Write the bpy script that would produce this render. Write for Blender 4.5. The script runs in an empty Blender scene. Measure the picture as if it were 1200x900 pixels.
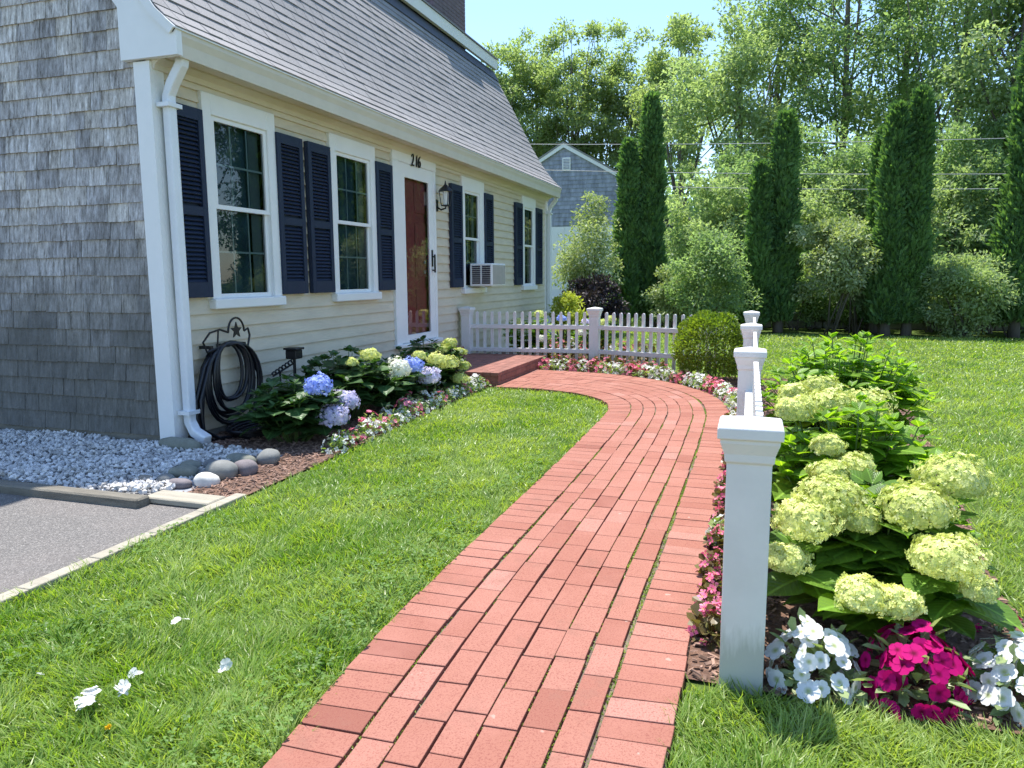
import bpy, math, random
import numpy as np
from mathutils import Vector, Matrix

rng = np.random.default_rng(7)
random.seed(7)
C = bpy.context.scene.collection
sc = bpy.context.scene
R_ = math.radians

# ------------------------------------------------------------------ camera
CAM_H, F_PX = 1.30, 884.68
yaw, pitch, roll = 0.322922, 0.141236, -0.00560970
fwd = Vector((math.cos(yaw) * math.cos(pitch), math.sin(yaw) * math.cos(pitch), -math.sin(pitch)))
rgt = Vector((math.sin(yaw), -math.cos(yaw), 0))
up = rgt.cross(fwd)
r2 = math.cos(roll) * rgt + math.sin(roll) * up
u2 = -math.sin(roll) * rgt + math.cos(roll) * up
cam = bpy.data.objects.new("camera", bpy.data.cameras.new("camera"))
C.objects.link(cam)
m = Matrix((r2, u2, -fwd)).transposed().to_4x4()
m.translation = (0, 0, CAM_H)
cam.matrix_world = m
cam.data.sensor_width = 36
cam.data.lens = F_PX / 1200 * 36
cam.data.clip_start = 0.05
cam.data.clip_end = 1000
sc.camera = cam


def side(px, X):
    """Y of something standing X metres down the garden in the direction seen at column px (at eye level)."""
    d = fwd * 1.0 + r2 * ((px - 600) / F_PX) - u2 * ((322 - 450) / F_PX)
    return d.y / d.x * X


# ------------------------------------------------------------------ materials
def nt(name):
    m = bpy.data.materials.new(name)
    m.use_nodes = True
    n = m.node_tree
    return m, n, n.nodes["Principled BSDF"], n.nodes["Material Output"]


def rgb(c):
    return (c[0], c[1], c[2], 1)


def ramp(n, fac, stops, interp='LINEAR'):
    r = n.nodes.new("ShaderNodeValToRGB")
    r.color_ramp.interpolation = interp
    e = r.color_ramp.elements
    while len(e) < len(stops):
        e.new(0.5)
    for k, (p, c) in enumerate(stops):
        e[k].position = p
        e[k].color = rgb(c)
    n.links.new(fac, r.inputs[0])
    return r.outputs[0]


def noise(n, scale, detail=4, rough=.6, coord='Object', stretch=None):
    tc = n.nodes.new("ShaderNodeTexCoord")
    src = tc.outputs[coord]
    if stretch:
        mp = n.nodes.new("ShaderNodeMapping")
        mp.inputs['Scale'].default_value = stretch
        n.links.new(src, mp.inputs[0])
        src = mp.outputs[0]
    t = n.nodes.new("ShaderNodeTexNoise")
    t.inputs['Scale'].default_value = scale
    t.inputs['Detail'].default_value = detail
    t.inputs['Roughness'].default_value = rough
    n.links.new(src, t.inputs[0])
    return t.outputs[0]


def mixc(n, fac, a, b, mode='MIX'):
    x = n.nodes.new("ShaderNodeMix")
    x.data_type = 'RGBA'
    x.blend_type = mode
    for s, v in ((0, fac), (6, a), (7, b)):
        if hasattr(v, 'links'):
            n.links.new(v, x.inputs[s])
        elif isinstance(v, (int, float)):
            x.inputs[s].default_value = v
        else:
            x.inputs[s].default_value = rgb(v)
    return x.outputs[2]


def bump(n, b, h, strength=.3, dist=.01):
    x = n.nodes.new("ShaderNodeBump")
    x.inputs['Strength'].default_value = strength
    x.inputs['Distance'].default_value = dist
    n.links.new(h, x.inputs['Height'])
    n.links.new(x.outputs[0], b.inputs['Normal'])


def island(n):
    g = n.nodes.new("ShaderNodeNewGeometry")
    return g.outputs['Random Per Island']


def mat(name, c, rough=.6, var=.12, scale=6, bmp=0, spec=.4, stretch=None, isl=0, metal=0):
    """surface with mottled colour (var), optional piece-to-piece variation (isl) and bump"""
    m, n, b, o = nt(name)
    f = noise(n, scale, 5, .65, stretch=stretch)
    lo = [x * (1 - var) for x in c]
    hi = [min(1, x * (1 + var)) for x in c]
    col = ramp(n, f, [(.3, lo), (.7, hi)])
    if isl:
        v = ramp(n, island(n), [(0, (1 - isl,) * 3), (1, (1,) * 3)])
        col = mixc(n, 1.0, col, v, 'MULTIPLY')
    n.links.new(col, b.inputs['Base Color'])
    b.inputs['Roughness'].default_value = rough
    b.inputs['Specular IOR Level'].default_value = spec
    b.inputs['Metallic'].default_value = metal
    if bmp:
        f2 = noise(n, scale * 6, 6, .7, stretch=stretch)
        bump(n, b, f2, bmp, .01)
    return m


def leaf_mat(name, stops, rough=.5, trans=.35, tcol=None, veins=False, spec=.35, throat=None):
    m, n, b, o = nt(name)
    k = len(stops)
    col = ramp(n, island(n), [(i / max(1, k - 1), s) for i, s in enumerate(stops)])
    big = noise(n, 1.3, 2, .5)
    col = mixc(n, ramp(n, big, [(.35, (0, 0, 0)), (.65, (.45, .45, .45))]), col, [x * 1.35 for x in stops[-1]])
    if throat:
        at = n.nodes.new("ShaderNodeAttribute")
        at.attribute_name = "leafuv"
        sp = n.nodes.new("ShaderNodeSeparateXYZ")
        n.links.new(at.outputs['Vector'], sp.inputs[0])
        col = mixc(n, ramp(n, sp.outputs[0], [(.08, (.9,) * 3), (.42, (0, 0, 0))]), col, throat)
    if veins:
        at = n.nodes.new("ShaderNodeAttribute")
        at.attribute_name = "leafuv"
        sp = n.nodes.new("ShaderNodeSeparateXYZ")
        n.links.new(at.outputs['Vector'], sp.inputs[0])
        ab = n.nodes.new("ShaderNodeMath"); ab.operation = 'ABSOLUTE'
        n.links.new(sp.outputs[0], ab.inputs[0])
        ma = n.nodes.new("ShaderNodeMath"); ma.operation = 'MULTIPLY_ADD'
        n.links.new(ab.outputs[0], ma.inputs[0]); ma.inputs[1].default_value = -.75
        n.links.new(sp.outputs[1], ma.inputs[2])
        mu = n.nodes.new("ShaderNodeMath"); mu.operation = 'MULTIPLY'
        n.links.new(ma.outputs[0], mu.inputs[0]); mu.inputs[1].default_value = 44
        si = n.nodes.new("ShaderNodeMath"); si.operation = 'SINE'
        n.links.new(mu.outputs[0], si.inputs[0])
        v = ramp(n, si.outputs[0], [(.86, (0, 0, 0)), (1, (.16,) * 3)])
        mid = ramp(n, ab.outputs[0], [(.015, (.6,) * 3), (.05, (0, 0, 0))])
        vv = mixc(n, 1.0, v, mid, 'LIGHTEN')
        col = mixc(n, vv, col, [min(1, x * 2.2 + .02) for x in stops[-1]])
        bump(n, b, si.outputs[0], .18, .003)
    n.links.new(col, b.inputs['Base Color'])
    b.inputs['Roughness'].default_value = rough
    b.inputs['Specular IOR Level'].default_value = spec
    if trans:
        t = n.nodes.new("ShaderNodeBsdfTranslucent")
        tc = mixc(n, 1.0, col, tcol or (1.3, 1.4, .5), 'MULTIPLY')
        n.links.new(tc, t.inputs[0])
        x = n.nodes.new("ShaderNodeMixShader")
        x.inputs[0].default_value = trans
        n.links.new(b.outputs[0], x.inputs[1]); n.links.new(t.outputs[0], x.inputs[2])
        n.links.new(x.outputs[0], o.inputs[0])
    return m


M = {}
M['siding'] = mat('cream_siding', (.61, .54, .41), .55, .09, 3, .1, stretch=(1, 1, 3))
M['trim'] = mat('cream_trim', (.64, .585, .48), .5, .05, 4)
M['white'] = mat('white_paint', (.80, .80, .78), .45, .03, 4)
def vinyl():
    m, n, b, o = nt('white_vinyl')
    a = noise(n, 7, 4, .6)
    c = ramp(n, a, [(.3, (.68, .665, .645)), (.7, (.745, .73, .71))])
    st = noise(n, 30, 5, .7, stretch=(1, 1, .12))
    tc = n.nodes.new("ShaderNodeNewGeometry")
    sp = n.nodes.new("ShaderNodeSeparateXYZ"); n.links.new(tc.outputs['Position'], sp.inputs[0])
    ad = n.nodes.new("ShaderNodeMath"); ad.operation = 'MULTIPLY_ADD'
    n.links.new(st, ad.inputs[0]); ad.inputs[1].default_value = -.28; n.links.new(sp.outputs[2], ad.inputs[2])
    k = ramp(n, ad.outputs[0], [(0, (.6,) * 3), (.09, (.0, .0, .0))])
    c = mixc(n, k, c, (.30, .31, .25))
    n.links.new(c, b.inputs['Base Color']); b.inputs['Roughness'].default_value = .45
    bump(n, b, a, .08, .01)
    return m


M['whitepost'] = vinyl()
M['navy'] = mat('navy_shutter', (.010, .021, .050), .6, .1, 5)
M['black'] = mat('black_iron', (.012, .012, .014), .45, .2, 20)
M['rubber'] = mat('black_rubber', (.006, .007, .012), .38, .2, 10, spec=.5)
M['foundation'] = mat('concrete', (.33, .32, .30), .85, .15, 8, .3)
M['maroon'] = mat('maroon_door', (.42, .115, .11), .4, .08, 4)
M['stem'] = mat('green_stem', (.10, .16, .04), .6, .2, 20)
M['bark'] = mat('grey_bark', (.13, .115, .10), .9, .35, 5, .6, stretch=(1, 1, .25))
M['chim'] = mat('chimney_brick', (.17, .13, .14), .85, .2, 7, .3)
M['drybrick'] = mat('step_brick', (.29, .125, .095), .85, .2, 9, .3, isl=.25)
M['wood_old'] = mat('weathered_timber', (.17, .155, .125), .9, .35, 3, .6, stretch=(8, 1, 8))
M['wood_pale'] = mat('pale_timber', (.34, .31, .245), .85, .2, 3, .5, stretch=(8, 1, 8))
M['wire'] = mat('grey_cable', (.45, .46, .47), .5, .05, 3)
M['tin'] = mat('grey_tin', (.5, .5, .48), .4, .05, 3)
M['acgrill'] = mat('dark_grille', (.05, .045, .06), .5, .1, 9)
M['accord'] = mat('grey_louvre', (.42, .41, .37), .5, .05, 9)
M['downspout'] = mat('white_aluminium', (.74, .76, .78), .35, .04, 5)


def shingle_wall_mat():
    m, n, b, o = nt('weathered_cedar')
    st = noise(n, 34, 7, .85, stretch=(1, 1, .16))
    cl = noise(n, 1.1, 3, .6)
    i = island(n)
    c = ramp(n, st, [(.37, (.19, .168, .145)), (.47, (.46, .43, .395)), (.55, (.63, .60, .565)), (.64, (.90, .88, .85))])
    v = ramp(n, i, [(0, (.60, .60, .63)), (.5, (.95, .95, .97)), (1, (1.0, .98, .95))])
    c = mixc(n, 1.0, c, v, 'MULTIPLY')
    # uneven darker tone towards the bottom of the wall
    tc = n.nodes.new("ShaderNodeTexCoord")
    sp = n.nodes.new("ShaderNodeSeparateXYZ")
    n.links.new(tc.outputs['Object'], sp.inputs[0])
    ad = n.nodes.new("ShaderNodeMath"); ad.operation = 'MULTIPLY_ADD'
    n.links.new(cl, ad.inputs[0]); ad.inputs[1].default_value = -1.6
    n.links.new(sp.outputs[2], ad.inputs[2])
    k = ramp(n, ad.outputs[0], [(0, (.85,) * 3), (1, (0, 0, 0))])
    c = mixc(n, k, c, (.10, .10, .088))
    bl = noise(n, 2.6, 4, .7)
    c = mixc(n, 1.0, c, ramp(n, bl, [(.3, (.78,) * 3), (.7, (1.1,) * 3)]), 'MULTIPLY')
    n.links.new(c, b.inputs['Base Color'])
    b.inputs['Roughness'].default_value = .85
    b.inputs['Specular IOR Level'].default_value = .25
    bump(n, b, st, .55, .008)
    return m


M['cedar'] = shingle_wall_mat()
M['ncedar'] = mat('neighbour_cedar', (.34, .36, .43), .85, .3, 4, .4, isl=.25, stretch=(1, 1, .3))


def roof_mat():
    m, n, b, o = nt('asphalt_shingle')
    sp = noise(n, 90, 4, .8)
    bl = noise(n, 1.5, 3)
    c = ramp(n, sp, [(.3, (.165, .16, .16)), (.7, (.32, .31, .31))])
    c = mixc(n, 1.0, c, ramp(n, island(n), [(0, (.86,) * 3), (1, (1.04,) * 3)]), 'MULTIPLY')
    c = mixc(n, ramp(n, bl, [(.4, (0, 0, 0)), (.7, (.2,) * 3)]), c, (.36, .34, .35))
    n.links.new(c, b.inputs['Base Color'])
    b.inputs['Roughness'].default_value = .8
    bump(n, b, sp, .5, .004)
    return m


M['roof'] = roof_mat()
M['darkroof'] = mat('dark_roof', (.05, .055, .07), .6, .15, 10)


def paver_mat():
    m, n, b, o = nt('red_paver')
    sp = noise(n, 160, 3, .8)
    bl = noise(n, 2.2, 4, .65)
    c = ramp(n, island(n), [(0, (.235, .092, .066)), (.06, (.30, .125, .090)), (.5, (.325, .143, .104)), (.9, (.345, .158, .118)), (1, (.38, .19, .15))])
    c = mixc(n, ramp(n, sp, [(.36, (.75,) * 3), (.50, (0, 0, 0))]), c, (.20, .062, .05))
    c = mixc(n, ramp(n, bl, [(.45, (0, 0, 0)), (.75, (.35,) * 3)]), c, (.44, .21, .165))
    st = noise(n, 5.5, 5, .7)
    c = mixc(n, ramp(n, st, [(.30, (.55,) * 3), (.44, (0, 0, 0))]), c, (.24, .115, .085))
    li = noise(n, 17, 2, .5)
    c = mixc(n, ramp(n, li, [(.745, (0, 0, 0)), (.78, (.5,) * 3)]), c, (.46, .36, .30))
    n.links.new(c, b.inputs['Base Color'])
    b.inputs['Roughness'].default_value = .88
    b.inputs['Specular IOR Level'].default_value = .2
    bump(n, b, sp, .5, .003)
    return m


M['paver'] = paver_mat()
M['sand'] = mat('joint_sand', (.15, .12, .09), .95, .5, 9, .5)
M['asphalt'] = None


def asphalt():
    m, n, b, o = nt('worn_asphalt')
    sp = noise(n, 140, 3, .8)
    bl = noise(n, .9, 4)
    c = ramp(n, sp, [(.33, (.07, .066, .062)), (.55, (.18, .168, .158)), (.72, (.50, .47, .43))])
    c = mixc(n, ramp(n, bl, [(.4, (0, 0, 0)), (.7, (.45,) * 3)]), c, (.24, .205, .185))
    n.links.new(c, b.inputs['Base Color'])
    b.inputs['Roughness'].default_value = .92
    bump(n, b, sp, .9, .008)
    return m


M['asphalt'] = asphalt()


def soil_grass():
    m, n, b, o = nt('lawn_ground')
    a = noise(n, 40, 5, .8)
    bl = noise(n, .6, 3)
    c = ramp(n, a, [(.3, (.030, .045, .012)), (.6, (.075, .12, .025)), (.8, (.13, .17, .05))])
    c = mixc(n, ramp(n, bl, [(.4, (0, 0, 0)), (.7, (.5,) * 3)]), c, (.09, .13, .03))
    n.links.new(c, b.inputs['Base Color'])
    b.inputs['Roughness'].default_value = .95
    b.inputs['Specular IOR Level'].default_value = .1
    return m


M['lawn'] = soil_grass()
M['mulch'] = mat('bark_mulch', (.20, .115, .08), .95, .5, 45, .9)
M['chip'] = mat('mulch_chip', (.36, .225, .165), .95, .3, 30, 0, isl=.65)
M['gravelbase'] = mat('gravel_bed', (.30, .31, .33), .95, .3, 40, .5)
M['gravel'] = mat('white_gravel', (.74, .72, .69), .85, .12, 30, 0, isl=.5)
M['grass'] = leaf_mat('grass_blade', [(.075, .17, .020), (.145, .28, .030), (.20, .345, .042), (.26, .39, .06), (.36, .42, .16)], .38, .45, (1.4, 1.4, .45), spec=.45)
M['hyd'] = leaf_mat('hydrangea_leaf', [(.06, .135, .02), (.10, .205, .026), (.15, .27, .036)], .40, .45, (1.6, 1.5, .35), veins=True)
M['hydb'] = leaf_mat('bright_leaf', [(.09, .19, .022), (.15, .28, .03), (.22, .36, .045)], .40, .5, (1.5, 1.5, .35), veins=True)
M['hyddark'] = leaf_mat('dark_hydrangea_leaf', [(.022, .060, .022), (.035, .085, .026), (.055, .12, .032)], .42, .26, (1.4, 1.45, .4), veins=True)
M['bloomy'] = leaf_mat('lime_floret', [(.38, .47, .09), (.56, .62, .17), (.65, .69, .24), (.74, .75, .36)], .6, .3, (1.05, 1.05, .75), spec=.2)
M['bloomb'] = leaf_mat('blue_floret', [(.17, .27, .74), (.28, .40, .84), (.48, .56, .88)], .6, .25, (1, 1, 1), spec=.2)
M['bloomv'] = leaf_mat('lilac_floret', [(.42, .40, .72), (.58, .56, .78), (.74, .70, .78)], .6, .25, (1, 1, 1), spec=.2)
M['bloomw'] = leaf_mat('cream_floret', [(.66, .68, .62), (.74, .76, .60), (.78, .78, .72)], .6, .25, (1, 1, .9), spec=.2)
M['petw'] = leaf_mat('white_petal', [(.62, .64, .58), (.74, .74, .73), (.78, .78, .78)], .55, .3, (1, 1, 1), spec=.25, throat=(.42, .48, .16))
M['petm'] = leaf_mat('magenta_petal', [(.26, .002, .045), (.38, .004, .095), (.50, .006, .18)], .7, .3, (1.2, .5, .9), spec=.12, throat=(.12, .0, .02))
M['petp'] = leaf_mat('pink_petal', [(.62, .05, .17), (.70, .10, .26), (.78, .30, .42)], .5, .3, (1.1, .9, .95), spec=.3, throat=(.62, .45, .12))
M['begleaf'] = leaf_mat('begonia_leaf', [(.13, .22, .05), (.20, .30, .08), (.34, .40, .18)], .4, .35)
M['begbronze'] = leaf_mat('bronze_begonia_leaf', [(.10, .06, .03), (.14, .10, .04), (.16, .16, .05)], .4, .25)
M['impleaf'] = leaf_mat('impatiens_leaf', [(.09, .17, .04), (.16, .25, .07), (.40, .45, .25)], .4, .3)
M['box'] = leaf_mat('boxwood_leaf', [(.07, .13, .018), (.13, .21, .026), (.24, .31, .04)], .45, .4)
M['lt'] = leaf_mat('yellow_green_foliage', [(0.159, 0.229, 0.114), (0.246, 0.335, 0.167), (0.352, 0.431, 0.237)], .55, .55, (1.32, 1.38, .72))  # haze put into the colour: these tree greens are paled and greyed
M['mid'] = leaf_mat('mid_green_foliage', [(0.116, 0.199, 0.095), (0.190, 0.290, 0.137), (0.283, 0.383, 0.192)], .5, .55, (1.32, 1.38, .72))
M['oak'] = leaf_mat('oak_foliage', [(0.142, 0.211, 0.118), (0.213, 0.299, 0.159), (0.310, 0.388, 0.201)], .5, .58, (1.45, 1.45, .65))
M['cyp'] = leaf_mat('arborvitae_foliage', [(0.056, 0.125, 0.056), (0.094, 0.194, 0.073), (0.163, 0.275, 0.094)], .6, .35, spec=.2)
M['wil'] = leaf_mat('silver_green_foliage', [(0.149, 0.218, 0.092), (0.253, 0.322, 0.161), (0.414, 0.460, 0.276)], .55, .35)
M['pur'] = leaf_mat('purple_foliage', [(.014, .010, .016), (.028, .016, .024), (.05, .035, .04)], .5, .15, spec=.4)
M['clover'] = leaf_mat('clover_leaf', [(.06, .14, .022), (.10, .20, .030), (.15, .26, .045)], .5, .4)
M['yel'] = leaf_mat('golden_foliage', [(.24, .30, .03), (.38, .42, .05), (.46, .48, .10)], .5, .4)


def glass_mat(name, tint, k):
    m, n, b, o = nt(name)
    tr = n.nodes.new("ShaderNodeBsdfTransparent"); tr.inputs[0].default_value = rgb(tint)
    gl = n.nodes.new("ShaderNodeBsdfGlossy"); gl.inputs['Roughness'].default_value = .01
    fr = n.nodes.new("ShaderNodeFresnel"); fr.inputs[0].default_value = 1.6
    ad = n.nodes.new("ShaderNodeMath"); ad.operation = 'MULTIPLY_ADD'
    n.links.new(fr.outputs[0], ad.inputs[0]); ad.inputs[1].default_value = k; ad.inputs[2].default_value = .02
    x = n.nodes.new("ShaderNodeMixShader")
    n.links.new(ad.outputs[0], x.inputs[0]); n.links.new(tr.outputs[0], x.inputs[1]); n.links.new(gl.outputs[0], x.inputs[2])
    n.links.new(x.outputs[0], o.inputs[0])
    return m


M['glass'] = glass_mat('window_glass', (.62, .76, .78), 1.0)
M['doorglass'] = glass_mat('door_glass', (.90, .87, .87), 1.3)
M['room'] = mat('dark_room', (.03, .04, .045), .8, .3, 3)
M['shade'] = mat('blue_grey_shade', (.045, .085, .115), .8, .55, 2.2)
M['curtain'] = mat('grey_blind', (.20, .22, .22), .8, .1, 4)
M['muntin'] = mat('grille_bar', (.42, .46, .46), .5, .05, 4)


# ------------------------------------------------------------------ mesh helpers
def mesh_obj(name, V, Fq, material, parent=None, smooth=False, uv=None):
    """V (n,3); Fq: list of int arrays (k,m) of faces, each with m corners"""
    V = np.asarray(V, np.float32)
    me = bpy.data.meshes.new(name)
    Fq = [np.asarray(f, np.int32) for f in Fq if len(f)]
    nl = sum(f.size for f in Fq); npoly = sum(len(f) for f in Fq)
    me.vertices.add(len(V)); me.vertices.foreach_set('co', V.ravel())
    me.loops.add(nl); me.loops.foreach_set('vertex_index', np.concatenate([f.ravel() for f in Fq]))
    me.polygons.add(npoly)
    tot = np.concatenate([np.full(len(f), f.shape[1], np.int32) for f in Fq])
    st = np.concatenate([[0], np.cumsum(tot)[:-1]]).astype(np.int32)
    me.polygons.foreach_set('loop_start', st)
    try:
        me.polygons.foreach_set('loop_total', tot)
    except Exception:
        pass
    me.polygons.foreach_set('use_smooth', np.full(npoly, bool(smooth)))
    me.update(calc_edges=True)
    if uv is not None:
        a = me.attributes.new('leafuv', 'FLOAT_VECTOR', 'POINT')
        a.data.foreach_set('vector', np.asarray(uv, np.float32).ravel())
    me.materials.append(material)
    o = bpy.data.objects.new(name, me)
    C.objects.link(o)
    if parent is not None:
        o.parent = parent
    return o


class MB:
    """collects boxes, prisms and tubes into ONE mesh"""

    def __init__(s):
        s.v = []; s.f = {}; s.n = 0

    def add(s, V, F):
        V = np.asarray(V, float)
        for f in F:
            s.f.setdefault(len(f), []).append([i + s.n for i in f])
        s.v.append(V); s.n += len(V)
        return s

    def box(s, x0, x1, y0, y1, z0, z1, b=0.0):
        if b <= 0:
            V = [(x, y, z) for z in (z0, z1) for y in (y0, y1) for x in (x0, x1)]
            return s.add(V, [(0, 2, 3, 1), (4, 5, 7, 6), (0, 1, 5, 4), (2, 6, 7, 3), (0, 4, 6, 2), (1, 3, 7, 5)])
        # chamfered box
        V = []; idx = {}
        xs, ys, zs = (x0, x1), (y0, y1), (z0, z1)
        sg = (1, -1)
        for i in range(2):
            for j in range(2):
                for k in range(2):
                    for a in range(3):
                        p = [xs[i] + sg[i] * b, ys[j] + sg[j] * b, zs[k] + sg[k] * b]
                        p[a] = (xs[i], ys[j], zs[k])[a]
                        idx[(i, j, k, a)] = len(V); V.append(p)
        g = lambda i, j, k, a: idx[(i, j, k, a)]
        F = []
        for i in range(2):
            q = [g(i, 0, 0, 0), g(i, 1, 0, 0), g(i, 1, 1, 0), g(i, 0, 1, 0)]
            F.append(q if i else q[::-1])
            q = [g(0, i, 0, 1), g(0, i, 1, 1), g(1, i, 1, 1), g(1, i, 0, 1)]
            F.append(q if i else q[::-1])
            q = [g(0, 0, i, 2), g(1, 0, i, 2), g(1, 1, i, 2), g(0, 1, i, 2)]
            F.append(q if i else q[::-1])
        for j in range(2):
            for k in range(2):
                F.append([g(0, j, k, 1), g(1, j, k, 1), g(1, j, k, 2), g(0, j, k, 2)])
        for i in range(2):
            for k in range(2):
                F.append([g(i, 0, k, 0), g(i, 1, k, 0), g(i, 1, k, 2), g(i, 0, k, 2)])
            for j in range(2):
                F.append([g(i, j, 0, 0), g(i, j, 1, 0), g(i, j, 1, 1), g(i, j, 0, 1)])
        for i in range(2):
            for j in range(2):
                for k in range(2):
                    F.append([g(i, j, k, 0), g(i, j, k, 1), g(i, j, k, 2)])
        return s.add(V, F)

    def prism(s, prof, a0, a1, axis='x'):
        """profile of (p,q) pairs swept along axis: x -> (y,z); y -> (x,z); z -> (x,y)"""
        n = len(prof); V = []
        for a in (a0, a1):
            for p, q in prof:
                V.append((a, p, q) if axis == 'x' else (p, a, q) if axis == 'y' else (p, q, a))
        F = [[i, (i + 1) % n, n + (i + 1) % n, n + i] for i in range(n)]
        F += [list(range(n))[::-1], list(range(n, 2 * n))]
        return s.add(V, F)

    def tube(s, pts, r, k=8, cap=True):
        pts = [Vector(p) for p in pts]
        rr = r if isinstance(r, (list, tuple)) else [r] * len(pts)
        V = []; prev = None
        for i, p in enumerate(pts):
            d = (pts[min(i + 1, len(pts) - 1)] - pts[max(i - 1, 0)])
            d = d.normalized() if d.length > 1e-9 else Vector((0, 0, 1))
            if prev is None:
                a = d.orthogonal().normalized()
            else:
                a = (prev - d * prev.dot(d))
                a = a.normalized() if a.length > 1e-6 else d.orthogonal().normalized()
            prev = a; b = d.cross(a)
            for j in range(k):
                t = 2 * math.pi * j / k
                V.append(p + (a * math.cos(t) + b * math.sin(t)) * rr[i])
        F = []
        for i in range(len(pts) - 1):
            for j in range(k):
                F.append([i * k + j, i * k + (j + 1) % k, (i + 1) * k + (j + 1) % k, (i + 1) * k + j])
        if cap:
            F += [list(range(k))[::-1], [(len(pts) - 1) * k + j for j in range(k)]]
        return s.add([tuple(v) for v in V], F)

    def build(s, name, material, parent=None, smooth=False, bevel=0):
        if s.n == 0:
            return None
        V = np.concatenate(s.v)
        o = mesh_obj(name, V, list(s.f.values()), material, parent, smooth)
        if bevel:
            md = o.modifiers.new('edge', 'BEVEL'); md.width = bevel; md.segments = 2; md.limit_method = 'ANGLE'
        return o


def tag(o, label=None, cat=None, group=None, kind=None):
    if label: o['label'] = label
    if cat: o['category'] = cat
    if group: o['group'] = group
    if kind: o['kind'] = kind
    return o


def empty(name, loc, label, cat, group=None):
    o = bpy.data.objects.new(name, None)
    o.empty_display_size = .1
    C.objects.link(o)
    o.location = loc
    return tag(o, label, cat, group)


def sub(parent, loc):
    """children built in world coordinates keep their place under a moved parent"""
    for ch in parent.children:
        ch.matrix_parent_inverse = Matrix.Translation(-Vector(loc))


def finish(root):
    bpy_loc = Vector(root.location)
    for ch in root.children:
        ch.matrix_parent_inverse = Matrix.Translation(-bpy_loc)


# ------------------------------------------------------------------ foliage helpers
def unit(a):
    return a / np.maximum(1e-9, np.linalg.norm(a, axis=1, keepdims=True))


T_RHOMB = (np.array([(0, 0, 0), (.5, .45, .10), (0, 1, -.05), (-.5, .45, .10)]), [np.array([(0, 1, 2), (0, 2, 3)])])
T_BLADE = (np.array([(-.5, 0, 0), (.5, 0, 0), (-.42, .5, .07), (.42, .5, .07), (0, 1, .32)]), [np.array([(0, 1, 3, 2)]), np.array([(2, 3, 4)])])
T_SPRAY = (np.array([(0, 0, 0), (.35, .35, .06), (.5, .75, 0), (0, 1, -.08), (-.5, .75, 0), (-.35, .35, .06)]), [np.array([(0, 1, 2, 3), (0, 3, 4, 5)])])


def leaf_template():
    rows = [(0, .02), (.14, .30), (.32, .48), (.52, .46), (.72, .32), (.88, .14), (1.0, .0)]
    V = []; F = []; UV = []
    for y, w in rows:
        z = -.28 * y * y + .06 * y
        for u in (-1, -.5, 0, .5, 1):
            V.append((u * w, y, z + .10 * abs(u) ** 1.2 - (.05 * abs(u) ** 3)))
            UV.append((u * w, y, 0))
    for r in range(len(rows) - 1):
        for c in range(4):
            a = r * 5 + c
            F.append((a, a + 1, a + 6, a + 5))
    return np.array(V), [np.array(F)], np.array(UV)


T_HLEAF = leaf_template()


def petal_template(n=4, overlap=.62, cup=.12, seg=5):
    """flat flower of n rounded petals in the x-y plane facing +z, about unit radius"""
    V = [(0, 0, 0)]; F3 = []
    for k in range(n):
        a0 = 2 * math.pi * k / n
        st = len(V)
        for j in range(seg):
            t = -1 + 2 * j / (seg - 1)
            ang = a0 + t * overlap * math.pi * 1.25 / n
            rad = 1.0 - .30 * abs(t) ** 3 + (.06 if j == seg // 2 and n > 4 else 0) * -1
            V.append((math.cos(ang) * rad, math.sin(ang) * rad, cup * rad + .03 * ((k % 2) - .5) + .03 * t))
        for j in range(seg - 1):
            F3.append((0, st + j, st + j + 1))
    return np.array(V), [np.array(F3)]


T_FLORET = petal_template(4, .60, .10, 3)
T_IMPAT = petal_template(5, .95, .06, 9)
_v = T_IMPAT[0]
_r = np.linalg.norm(_v[:, :2], axis=1)
_v[:, 2] += .10 * _r - .26 * np.maximum(0, _r - .45) ** 1.3   # petals curl back at the rim
T_BEG = petal_template(4, .62, .25, 3)


def scatter(T, P, A, N, L, W, H=None):
    """copies of template T at P: template y along A (scale L), x across (scale W), z near N (scale H)"""
    tv, tf = T[0], T[1]
    P, A, N = np.asarray(P, float), unit(np.asarray(A, float)), np.asarray(N, float)
    n = len(P)
    Xa = np.cross(A, N); Xa = unit(Xa + 1e-6)
    Za = np.cross(Xa, A)
    L = np.broadcast_to(np.asarray(L, float), (n,)); W = np.broadcast_to(np.asarray(W, float), (n,))
    H = L if H is None else np.broadcast_to(np.asarray(H, float), (n,))
    V = (P[:, None, :] + Xa[:, None, :] * (tv[None, :, 0, None] * W[:, None, None])
         + A[:, None, :] * (tv[None, :, 1, None] * L[:, None, None])
         + Za[:, None, :] * (tv[None, :, 2, None] * H[:, None, None])).reshape(-1, 3)
    k = len(tv)
    off = (np.arange(n) * k)[:, None, None]
    F = [(f[None] + off).reshape(-1, f.shape[1]) for f in tf]
    return V, F


def join(parts):
    V = []; F = {}; n = 0
    for v, fs in parts:
        for f in fs:
            F.setdefault(f.shape[1], []).append(f + n)
        V.append(v); n += len(v)
    return np.concatenate(V), [np.concatenate(x) for x in F.values()]


def rdir(n, up=0.0):
    d = rng.normal(size=(n, 3)); d[:, 2] += up
    return unit(d)


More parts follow.
